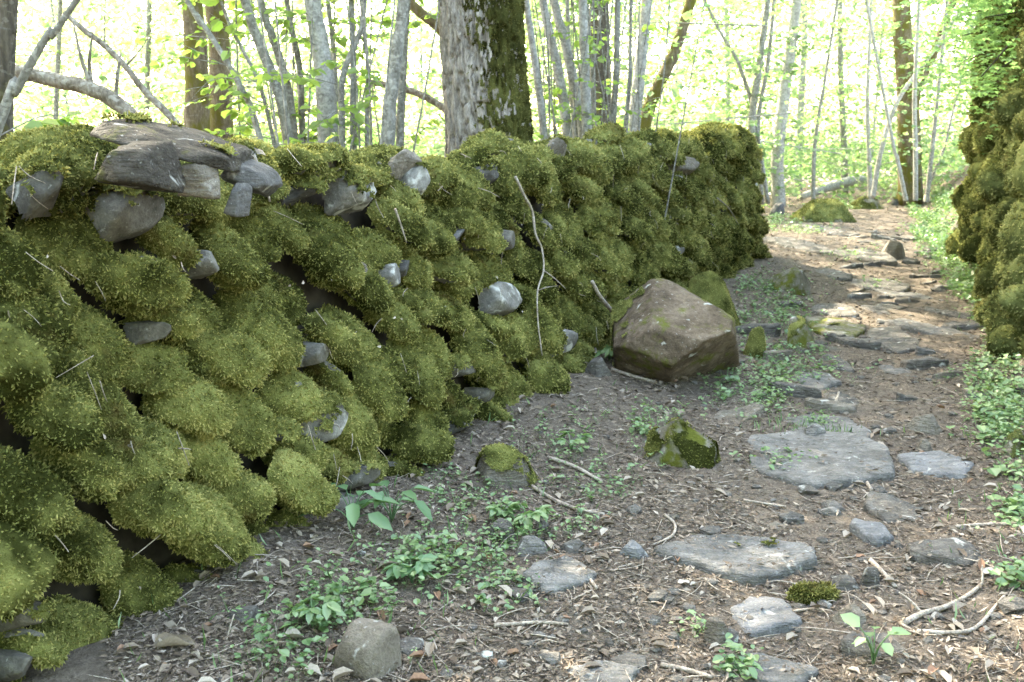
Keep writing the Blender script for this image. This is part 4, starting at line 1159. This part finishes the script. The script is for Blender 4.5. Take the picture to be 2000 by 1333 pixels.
# ------------------------------------------------------------------ trees
def stem_line(pts, Y, zlow=0.3, ztop=6.0, dY=0.0):
    """pixels on a stem, from the lowest up, at depth Y -> world points reaching the ground and on above the frame"""
    q = [at(x, y, Y + dY * i / max(1, len(pts) - 1)) for i, (x, y) in enumerate(pts)]
    d = unit(q[0] - q[1]) if len(q) > 1 else np.array([0, 0, -1.0])
    d = unit(d * [.6, .6, 1])
    if q[0][2] > zlow: q.insert(0, q[0] + d * ((q[0][2] - zlow) / max(-d[2], .3)))
    if ztop and q[-1][2] < ztop:
        d = unit((q[-1] - q[-2]) * [.8, .8, 1]); k = (ztop - q[-1][2]) / max(d[2], .3)
        q.append(q[-1] + d * k * .5); q.append(q[-1] + unit(d * [.7, .7, 1]) * k * .5)
    return np.array(q)
def leafy_twigs(line, n, g, Lr=(0.35, 0.9), zr=(1.5, 4.2), leaf=0.075, per=9, r=0.004, droop=0.15, aim=None):
    """side twigs with alternate leaves -> twig tubes, leaf arrays"""
    tubes, B, D, S, U, L = [], [], [], [], [], []
    zz = line[:, 2]
    for _ in range(n):
        z = g.uniform(*zr); z = min(max(z, zz.min()), zz.max())
        i = int(np.clip(np.searchsorted(np.maximum.accumulate(zz), z) - 1, 0, len(line) - 2)); f = (z - zz[i]) / max(zz[i + 1] - zz[i], 1e-6)
        p = line[i] + np.clip(f, 0, 1) * (line[i + 1] - line[i])
        a = g.uniform(0, 6.283) if aim is None else g.normal(aim, .7); el = g.uniform(-0.1, 0.6); ln = g.uniform(*Lr)
        d = np.array([math.cos(a) * math.cos(el), math.sin(a) * math.cos(el), math.sin(el)])
        m1 = p + d * ln * .5 + g.normal(0, ln * .05, 3); e = p + d * ln + g.normal(0, ln * .08, 3) - [0, 0, ln * droop]
        tubes.append(tube([p, m1, e], [r, r * .7, r * .3], 4, rings=6, cap=False))
        k = per + int(g.integers(0, 4)); t = np.sort(g.uniform(.2, 1, k))[:, None]
        pos = (1 - t) ** 2 * p + 2 * t * (1 - t) * m1 + t ** 2 * e
        sgn = np.where(np.arange(k) % 2, 1, -1) * g.uniform(.5, 1.1, k)
        ca, sa = np.cos(sgn), np.sin(sgn)
        dd = np.stack([d[0] * ca - d[1] * sa, d[0] * sa + d[1] * ca, g.normal(-.25, .3, k)], 1); dd = unit(dd)
        h = unit(np.cross(dd, np.array([0, 0, 1.0]) + g.normal(0, .45, (k, 3)))); u = np.cross(h, dd)
        B.append(pos); D.append(dd); S.append(h); U.append(u); L.append(leaf * g.uniform(.55, 1.2, k))
    if not B: return tubes, None
    return tubes, tuple(np.concatenate(x) for x in (B, D, S, U, L))
def leaf_obj(root, arr, g, mat, name='crown', wf=0.4, simple=False):
    B, D, S, U, L = arr
    if simple: V, F = kites(B, D, S, L, L * wf, .12, U); k = 4
    else: V, F = leaves6(B, D, S, U, L, L * wf, .2, .12); k = 6
    obj(name, V, F, M[mat], root, smooth_shade=False, attr={'rnd': np.repeat(np.clip(g.normal(.5, .25, len(B)), 0, 1), k)})

def clump(name, label, stems, Y, mat, seed, leaf_n=14, leafmat='leaf_near', cat='tree', zr=(1.4, 3.6), leaf=0.088, shoots=0, group=None, ztop=6.0, per=9):
    """stems: list of (pixel polyline from low to high, width px low, width px high, depth offset)"""
    g = np.random.default_rng(seed)
    lines = []
    for st in stems:
        pts, w0, w1, off = st[:4]
        lines.append((stem_line(pts, Y + off, ztop=ztop + g.uniform(-.5, 1)), w0 * (Y + off) / F_PX / 2, w1 * (Y + off) / F_PX / 2, st[4] if len(st) > 4 else mat))
    base = lines[0][0][0]
    root = thing(name, label, cat, base, group)
    tw, arrs = [], []
    for i, (ln, r0, r1, mt) in enumerate(lines):
        rad = np.linspace(r0 * 1.06, max(r1 * .8, .004), len(ln))
        V, F = tube(ln, rad, 12 if r0 > .03 else 7, seed + i, 0.10, rings=len(ln) * 7)
        obj('trunk' if len(lines) == 1 else 'stem', V, F, M[mt], root)
        t, a = leafy_twigs(ln, leaf_n, g, zr=zr, leaf=leaf, per=per)
        tw += t
        if a is not None: arrs.append(a)
    for k in range(shoots):      # thin whips rising beside the stems
        b = lines[int(g.integers(0, len(lines)))][0]
        p = b[0] + [g.normal(0, .28), g.normal(0, .3), 0]
        e = p + [g.normal(0, .35), g.normal(0, .3), g.uniform(2.5, 4.5)]
        tw.append(tube([p, (p + e) / 2 + g.normal(0, .06, 3), e], [.010, .007, .004], 5, rings=9, cap=False))
    if tw:
        V, F = merge(tw); obj('twigs', V, F, M['hazel'], root, kind='stuff')
    if arrs: leaf_obj(root, tuple(np.concatenate([a[i] for a in arrs]) for i in range(5)), g, leafmat, wf=.42)
    return root

# --- the big oak behind the wall
def oak():
    g = np.random.default_rng(90)
    Y = 8.2
    ln = np.array([at(955, 330, Y), at(955, 275, Y), at(950, 200, Y), at(942, 100, Y), at(938, 0, Y)])
    ln = np.concatenate([[ln[0] * [1, 1, 0] + [0, 0, .25]], ln, [ln[-1] + [-.1, .1, 1.6], ln[-1] + [-.3, .3, 3.2]]])
    r = np.array([.38, .335, .325, .315, .305, .31, .29, .24])
    n, rings = 250, 220
    V, F = tube(ln, r, n, 3, 0.0, rings=rings)
    root = thing('oak_tree', 'thickest tree trunk behind the wall, pale furrowed bark left, dark moss right', 'tree', ln[0])
    # furrowed bark: long vertical ridges that split and join
    C = np.repeat(np.array([V[i * n:(i + 1) * n].mean(0) for i in range(rings)]), n, 0)
    C = np.concatenate([C, V[-2:]]); dv = V - C; ang = np.arctan2(dv[:, 1], dv[:, 0])
    q = np.column_stack([np.cos(ang) * 7.0, np.sin(ang) * 7.0, V[:, 2] * 4.4])
    rid = 1 - np.abs(vnoise(q * 1.9 + .35 * vnoise(q * 4)[:, None], 5) - .5) * 2
    rid2 = vnoise(q * 4.2, 8)
    V = V + unit(dv + 1e-9) * (0.042 * (1 - smooth(rid, .62, 1.0)) + 0.012 * rid2 - .02)[:, None]
    obj('trunk', V, F, M['oakbark'], root)
    # moss on the right hand side
    quad = F[0]; tri = np.concatenate([quad[:, [0, 1, 2]], quad[:, [0, 2, 3]]])
    fn, _ = face_normals(V, tri)
    if (fn * unit(V[tri].mean(1) - C[tri[:, 0]])).sum(1).mean() < 0: tri = tri[:, ::-1]; fn = -fn
    cen = V[tri].mean(1); sdv = unit((cen - C[tri[:, 0]]) * [1, 1, 0])
    score = sdv @ unit(np.array([.93, -.36, 0.0])) + 1.3 * fbm(cen * [9, 9, 4], 7, 3) + 2.3 * fbm(cen * [42, 42, 18], 17, 3) - .10 * (2.4 - cen[:, 2])
    keep = (score > .42) & (cen[:, 2] < 3.6)
    mm = moss_mesh(V + np.concatenate([unit(V[:-2] - C[:-2]) * .004, np.zeros((2, 3))]), tri, keep, 5500, .020, .0055, g, .5)
    obj('moss', mm[0], mm[1], M['moss_dark'], root, smooth_shade=mm[2], attr=mm[3], kind='stuff')
    return root, ln
oak_root, oak_line = oak()

def crown(root, centre, rad, n, seed, mat='leaf_canopy', leaf=.2, limbs=7, start=None, clus=60, flat=.7):
    """a high crown: limbs, and leaves in clusters through its volume"""
    g = np.random.default_rng(seed); centre = np.array(centre, float)
    m = n // clus
    d = unit(g.normal(0, 1, (m, 3))) * (g.random((m, 1)) ** .38) * rad * np.array([1, 1, flat])
    cc = centre + d
    p = np.repeat(cc, clus, 0) + g.normal(0, .42, (m * clus, 3)) * [1, 1, .6]
    # a gap in the leaves lets the sun through to the far part of the wall top
    q = p - np.array([*xy(8.3, -.45), 1.55]); q = q - (q @ SUN_DIR)[:, None] * SUN_DIR
    p = p[np.linalg.norm(q, axis=1) > .55]
    k = len(p); dd = unit(g.normal(0, 1, (k, 3)) * [1, 1, .5] + [0, 0, -.2]); h = unit(np.cross(dd, np.array([0, 0, 1.]) + g.normal(0, .4, (k, 3)))); u = np.cross(h, dd)
    leaf_obj(root, (p, dd, h, u, leaf * g.uniform(.6, 1.2, k)), g, mat, simple=True, wf=.38)
    tubes = []
    st = start if start is not None else centre - [0, 0, rad * flat]
    for i in range(limbs):
        e = cc[int(g.integers(0, m))]; md = st + (e - st) * .5 + g.normal(0, .3, 3)
        tubes.append(tube([st, md, e], [.12, .07, .02], 7, rings=10, cap=False))
    V, F = merge(tubes); obj('limbs', V, F, M['darkbark'], root)
crown(oak_root, (-2.0, 12.0, 9.6), 6.0, 9500, 1, start=oak_line[-1])

# --- other large trees behind the wall
def big_tree(name, label, stems, Y, mat, centre, rad, n, seed, leaf_n=3):
    r = clump(name, label, stems, Y, mat, seed, leaf_n, 'leaf_near', ztop=5.2)
    crown(r, centre, rad, n, seed + 500)
big_tree('oak_tree', 'brown mossy tree with two close trunks behind the leaning hazel stems', [([(385, 260), (385, 190), (382, 90), (375, 0)], 50, 40, 0, 'mossbark'), ([(432, 260), (432, 170), (428, 80), (418, 0)], 46, 40, .5, 'mossbark')], 10.5, 'mossbark', (-5.5, 13.5, 8.5), 4.6, 7000, 21)
big_tree('oak_tree', 'dark mossy straight trunk among the slim stems right of the thick trunk', [([(1170, 270), (1172, 150), (1170, 0)], 44, 38, 0)], 13.5, 'darkbark', (1.2, 17.5, 9.6), 5.0, 6500, 22)
big_tree('oak_tree', 'leaning mossy trunk rising to the right beyond the wall', [([(1262, 230), (1288, 165), (1318, 100), (1350, 0)], 26, 20, 0)], 15.5, 'mossbark', (4.6, 20.5, 10.5), 4.2, 5200, 23)
big_tree('tree', 'dark trunk at the left edge with a grey branch leaning right', [([(2, 240), (6, 150), (12, 60), (16, 0)], 44, 34, 0, 'darkbark'), ([(8, 215), (30, 180), (68, 110), (100, 60), (150, 0)], 20, 10, -.25, 'hazel')], 4.8, 'darkbark', (-6.5, 8.6, 8.0), 4.0, 4500, 24, leaf_n=7)

# --- hazel stools and slim trees behind the wall
clump('hazel_tree', 'hazel clump of slanting pale stems left of the tall white stem', [
    ([(505, 260), (470, 170), (430, 100), (385, 30), (365, 0)], 12, 10, 0), ([(560, 255), (540, 170), (505, 80), (478, 0)], 22, 18, .3),
    ([(572, 250), (556, 150), (528, 60), (508, 0)], 18, 14, .5), ([(530, 255), (500, 150), (470, 90), (430, 0)], 8, 6, .2), ([(590, 250), (586, 140), (570, 60), (560, 0)], 13, 10, .6)],
    7.4, 'hazel', 31, 20, shoots=8)
clump('hazel_tree', 'tall white barked stem with thin whips left of the thick trunk', [([(640, 255), (634, 150), (620, 60), (610, 0)], 40, 32, 0), ([(655, 255), (655, 160), (648, 60), (640, 0)], 11, 9, .4)], 7.8, 'birch', 32, 22, shoots=6)
clump('hazel_tree', 'group of thin straight grey stems midway to the thick trunk', [([(668, 255), (670, 150), (705, 60), (712, 0)], 14, 9, 0), ([(690, 255), (690, 120), (686, 0)], 13, 11, .3), ([(717, 255), (718, 130), (706, 0)], 9, 7, .2)], 7.6, 'hazel', 33, 6, shoots=5)
clump('young_tree', 'smooth grey stem leaning right just left of the thick trunk', [([(758, 258), (766, 170), (778, 80), (788, 0)], 27, 22, 0)], 7.4, 'hazel', 34, 5)
clump('young_tree', 'slim straight grey stem beside the leaning smooth stem', [([(782, 258), (786, 170), (790, 80), (796, 0)], 16, 13, 0)], 8.2, 'hazel', 35, 4)
clump('hazel_tree', 'hazel clump of five slender lichen stems right of the thick trunk', [
    ([(1062, 265), (1050, 160), (1036, 60), (1028, 0)], 15, 12, 0), ([(1108, 260), (1092, 150), (1072, 60), (1060, 0)], 20, 15, .2), ([(1138, 262), (1118, 150), (1098, 60), (1082, 0)], 20, 16, .4),
    ([(1146, 262), (1143, 150), (1140, 60), (1138, 0)], 20, 17, .1), ([(1122, 262), (1112, 130), (1108, 0)], 10, 8, .7)], 9.0, 'birch', 36, 16, shoots=18, leaf=.07)
clump('hazel_tree', 'pair of thin grey stems in front of the dark mossy trunk', [([(1196, 265), (1204, 130), (1206, 0)], 13, 11, 0), ([(1158, 265), (1157, 150), (1150, 60)], 9, 7, .2)], 9.6, 'hazel', 37, 6, shoots=14, leaf=.07)
clump('young_tree', 'pale broader stem standing right of the dark mossy trunk', [([(1236, 265), (1246, 170), (1256, 80), (1264, 0)], 26, 20, 0)], 12.5, 'birch', 38, 7, shoots=4)
clump('young_tree', 'thin sapling in front of the pale broader stem', [([(1222, 265), (1230, 150), (1232, 0)], 8, 7, 0)], 10.0, 'hazel', 39, 6)
def fallen(name, label, pts, Y, w0, w1, mat, seed, side=()):
    g = np.random.default_rng(seed)
    q = np.array([at(x, y, Y + dy) for x, y, dy in pts]); r = np.linspace(w0, w1, len(q)) * Y / F_PX / 2
    V, F = tube(q, r, 14, seed, .16, rings=len(q) * 8)
    o = obj(name, V, F, M[mat], label=label, category='log')
    for i, vec, L in side:
        e = q[i] + unit(np.array(vec, float)) * L
        V, F = tube([q[i], (q[i] + e) / 2 + g.normal(0, L * .05, 3), e], [r[i] * .35, r[i] * .25, r[i] * .1], 6, seed, .1)
        obj('broken_twig', V, F, M[mat], o)
    return o
fallen('fallen_trunk', 'broken dead trunk sloping down behind the left end of the wall', [(-80, 118, .3), (30, 140, 0), (110, 158, 0), (180, 175, 0), (225, 200, 0), (262, 235, 0), (300, 300, .1)], 5.2, 26, 30, 'dead', 41, [(3, (.1, 0, 1), .28), (4, (.2, 0, 1), .25), (3, (-.2, 0, 1), .35)])
fallen('fallen_trunk', 'thin dead branch slanting down across the bright gap at upper left', [(125, 25, 0), (165, 60, 0), (205, 90, 0), (245, 130, 0), (280, 175, 0), (320, 215, 0), (370, 270, 0)], 6.4, 9, 14, 'dead', 42, [(2, (.1, 0, 1), .3), (3, (.5, 0, .6), .3)])
fallen('fallen_trunk', 'arched pale dead branch curving down behind the thick trunk', [(660, 130, 0), (700, 155, 0), (760, 168, 0), (820, 185, 0), (870, 215, 0), (910, 260, 0)], 9.4, 10, 15, 'dead', 43)
fallen('fallen_trunk', 'mossy dead limb slanting down to the thick trunk near the top', [(770, -30, 0), (815, 20, 0), (860, 58, 0), (900, 110, 0)], 9.6, 18, 20, 'mossbark', 44)
def log_far():
    a, b = P(1565, 398), P(1704, 386)
    q = np.array([a + [0, 0, .16], (a * .6 + b * .4) + [0, 0, .36], (a * .25 + b * .75) + [0, 0, .46], b + [0, 0, .34]])
    V, F = tube(q, [.07, .12, .13, .11], 12, 4, .12, rings=24)
    obj('fallen_trunk', V, F, M['birch'], label='pale fallen log lying across the far end of the path', category='log')
log_far()

# --- trees of the wood beyond the end of the wall
def far_tree(name, label, stems, Y, mat, seed, leaf_n=40, zr=(0.8, 6.0), leaf=.10, **kw):
    r = clump(name, label, stems, Y, mat, seed, leaf_n, 'leaf_far', zr=zr, leaf=leaf, ztop=8.5, **kw)
    return r
far_tree('birch_tree', 'tall pale trunk beyond the wall end, the thickest left of the far path', [([(1522, 405), (1518, 320), (1530, 200), (1545, 90), (1556, 0)], 25, 19, 0)], 21.0, 'birch', 51)
far_tree('forked_tree', 'slim forked grey tree left of the tall pale trunk beyond the wall', [([(1474, 405), (1468, 250), (1480, 150), (1492, 60), (1505, -40)], 15, 10, 0), ([(1488, 400), (1480, 250), (1500, 120), (1512, 0)], 9, 7, .3), ([(1474, 230), (1448, 140), (1430, 100), (1395, 40)], 8, 5, .1)], 19.0, 'hazel', 52)
far_tree('young_tree', 'very slender upright pale stem right of the far fallen log', [([(1700, 395), (1697, 300), (1694, 200), (1697, 110)], 9, 6, 0)], 22.0, 'birch', 53, 24)
far_tree('young_tree', 'slender pale stem leaning right past the ivy covered tree', [([(1706, 375), (1722, 290), (1752, 200), (1800, 130), (1850, 60)], 10, 7, 0)], 21.5, 'birch', 54, 24)
far_tree('ivy_tree', 'brown ivy covered forked trunk at the far end of the path', [([(1778, 400), (1776, 280), (1772, 180), (1764, 90), (1760, 0)], 44, 30, 0), ([(1780, 250), (1790, 170), (1812, 130), (1840, 60)], 22, 14, .1)], 23.0, 'mossbark', 55, 50)
far_tree('young_tree', 'thin twin saplings leaning in front of the ivy covered tree', [([(1768, 385), (1752, 310), (1740, 260)], 9, 6, 0), ([(1788, 385), (1788, 300), (1786, 200), (1790, 100)], 10, 7, .2)], 20.5, 'birch', 56, 14)
far_tree('young_tree', 'thin curved sapling by the foot of the green bank', [([(1812, 372), (1822, 280), (1830, 200), (1838, 120)], 9, 6, 0), ([(1815, 360), (1840, 300), (1856, 240)], 6, 4, .1)], 19.5, 'hazel', 57, 16)
far_tree('young_tree', 'thin sapling between the far log and the tall pale trunk', [([(1588, 395), (1590, 300), (1600, 220), (1612, 150)], 8, 5, 0)], 21.0, 'hazel', 58, 22)
far_tree('young_tree', 'grey sapling standing midway along the far wood edge', [([(1650, 380), (1648, 280), (1642, 150), (1640, 0)], 13, 9, 0)], 27.0, 'hazel', 59, 30)
far_tree('birch_tree', 'faint pale trunk deep in the wood right of the tall pale trunk', [([(1560, 385), (1562, 250), (1570, 100), (1572, 0)], 14, 10, 0)], 30.0, 'birch', 60, 30)
far_tree('birch_tree', 'distant pale trunk seen between wall end and forked tree', [([(1420, 300), (1422, 150), (1418, 0)], 10, 8, 0)], 28.0, 'birch', 61, 30)
far_tree('young_tree', 'dim grey trunk in the gap left of the brown double trunk', [([(285, 300), (288, 150), (292, 0)], 12, 10, 0)], 17.0, 'hazel', 62, 16)
far_tree('young_tree', 'slim dim sapling far left behind the broken dead trunk', [([(108, 300), (112, 150), (118, 0)], 10, 8, 0)], 14.0, 'hazel', 63, 16)

# --- shrub hanging over the right bank
def overhang():
    g = np.random.default_rng(66)
    base = np.array([*xy(10.0, 3.5), 2.3])
    root = thing('maple_shrub', 'leafy green maple shrub hanging over the mossy rock bank at upper right', 'shrub', base)
    tubes, arrs = [], []
    for i in range(110):
        tx, ty, Y = g.uniform(1790, 2080), g.uniform(-130, 215), g.uniform(8.5, 14.5)
        if tx < 1900 and ty > 40 + (tx - 1790) * 1.4: continue
        e = at(tx, ty, Y)
        st = base + [g.normal(.3, .4), g.normal(0, 1.6), 0]
        md = (st + e) / 2 + [0, 0, .35]
        tubes.append(tube([st, md, e], [.018, .012, .005], 5, rings=8, cap=False))
        ln = np.array([st + (e - st) * .45 + [0, 0, .2], st + (e - st) * .75 + [0, 0, .1], e])
        for k in range(5):
            c = ln[1 + int(g.integers(0, 2))] + g.normal(0, .22, 3)
            m_ = 16
            p = c + g.normal(0, [.3, .3, .07], (m_, 3)); a = g.uniform(0, 6.283, m_)
            for lb in (-.8, 0, .8):
                dd = unit(np.stack([np.cos(a + lb), np.sin(a + lb), np.full(m_, -.35)], 1)); h = unit(np.cross(dd, np.array([0, 0, 1.]) + g.normal(0, .15, (m_, 3)))); u = np.cross(h, dd)
                arrs.append((p, dd, h, u, np.full(m_, .075) * (1.1 if lb == 0 else .85)))
    V, F = merge(tubes); obj('branches', V, F, M['darkbark'], root, kind='stuff')
    leaf_obj(root, tuple(np.concatenate([a[i] for a in arrs]) for i in range(5)), g, 'leaf_shrub', wf=.28, simple=True)
overhang()

# --- the wood behind, too far and dense to count
def woodland():
    g = np.random.default_rng(70)
    n = 6800; Y = 13 + 34 * g.random(n) ** .8; px = g.uniform(-250, 2250, n)
    x = (px - 1000) / F_PX * Y * 1.02
    zt = CAM_H + Y * .16
    z = g.random(n) ** .9 * (zt + .8)
    lo = g.random(n) < .22; z[lo] = g.uniform(.1, 1.3, lo.sum())
    s, d = sd(x, Y)
    ok = ~((s < 22) & (d > -1.2) & (d < 5)) & ~((px > 1330) & (Y < 20))
    # openings where the sky shows
    op = fbm(np.column_stack([px / 260, z * 0.8, Y / 14]), 77, 2)
    ok &= op + .12 + .14 * smooth(px, 1250, 1450) - .16 * smooth(z, 2.2, 5.5) > -.13
    x, Y, z = x[ok], Y[ok], z[ok]; n = len(x)
    cl = 34
    c = np.repeat(np.column_stack([x, Y, z]), cl, 0); k = len(c)
    sp = np.repeat(g.uniform(.25, .65, n), cl)[:, None]
    p = c + g.normal(0, 1, (k, 3)) * sp * [1, 1, .28]
    p[:, 2] = np.maximum(p[:, 2], H(p[:, 0], p[:, 1]) + .05)
    a = g.uniform(0, 6.283, k); dd = unit(np.stack([np.cos(a), np.sin(a), g.normal(-.3, .35, k)], 1)); h = unit(np.cross(dd, np.array([0, 0, 1.]) + g.normal(0, .5, (k, 3)))); u = np.cross(h, dd)
    L = g.uniform(.09, .175, k) * (1 + np.maximum(0, c[:, 1] - 20) / 60)
    V, F = kites(p, dd, h, L, L * .38, .1, u)
    rr = np.clip(np.repeat(g.normal(.5, .2, n), cl) + g.normal(0, .15, k), 0, 1)
    tubes = []
    for i in range(n // 3):
        q = np.array([x[i], Y[i], z[i]]); e = q + g.normal(0, [.8, .8, .15], 3); tubes.append(tube([q - (e - q), q, e], [.012, .012, .004], 3, rings=3, cap=False))
    for i in range(14):
        yy = g.uniform(22, 48); xx = (g.uniform(-200, 2200) - 1000) / F_PX * yy; s_, d_ = sd(xx, yy)
        if s_ < 24 and -1.2 < d_ < 5: continue
        zz = float(H(np.array([xx]), np.array([yy]))[0]); rr_ = g.uniform(.03, .08)
        tubes.append(tube([[xx, yy, zz], [xx + g.normal(0, .3), yy, zz + 4], [xx + g.normal(0, .5), yy, zz + 10]], [rr_, rr_ * .8, rr_ * .5], 6, rings=8, cap=False))
    o = obj('far_woodland', V, F, M['leaf_far'], smooth_shade=False, attr={'rnd': np.repeat(rr, 4)}, label='bright sunlit spring woodland filling the background', kind='stuff')
    V, F = merge(tubes); obj('stems', V, F, M['birch'], o)
woodland()

def wood_around():
    """the wood goes on to both sides of the lane and behind the viewer"""
    g = np.random.default_rng(71)
    n = 1600; th = g.normal(R(185), R(55), n); r = g.uniform(5.5, 18, n)
    ok = (th > R(48)) & (th < R(312)); th, r = th[ok], r[ok]; n = len(th)
    x, y = r * np.sin(th), r * np.cos(th); z = g.uniform(.2, 1, n) * 7.5 + .3
    cl = 22; c = np.repeat(np.column_stack([x, y, z]), cl, 0); k = len(c)
    p = c + g.normal(0, .6, (k, 3)) * [1, 1, .5]
    p[:, 2] = np.maximum(p[:, 2], H(p[:, 0], p[:, 1]) + .1)
    a = g.uniform(0, 6.283, k); dd = unit(np.stack([np.cos(a), np.sin(a), g.normal(-.3, .35, k)], 1)); h = unit(np.cross(dd, np.array([0, 0, 1.]) + g.normal(0, .5, (k, 3)))); u = np.cross(h, dd)
    L = g.uniform(.16, .30, k)
    V, F = kites(p, dd, h, L, L * .38, .1, u)
    o = obj('surrounding_woodland', V, F, M['leaf_far'], smooth_shade=False, attr={'rnd': np.repeat(g.random(k), 4)}, label='leafy woodland on either side of the lane', kind='stuff')
    tubes = []
    for i in range(60):
        t_ = g.uniform(R(50), R(310)); r_ = g.uniform(7, 20); xx, yy = r_ * math.sin(t_), r_ * math.cos(t_); zz = float(H(np.array([xx]), np.array([yy]))[0]) - .1
        tubes.append(tube([[xx, yy, zz], [xx + g.normal(0, .2), yy, zz + 4], [xx + g.normal(0, .4), yy, zz + 9]], [.1, .08, .04], 6, rings=8, cap=False))
    V, F = merge(tubes); obj('stems', V, F, M['hazel'], o, kind='stuff')
wood_around()
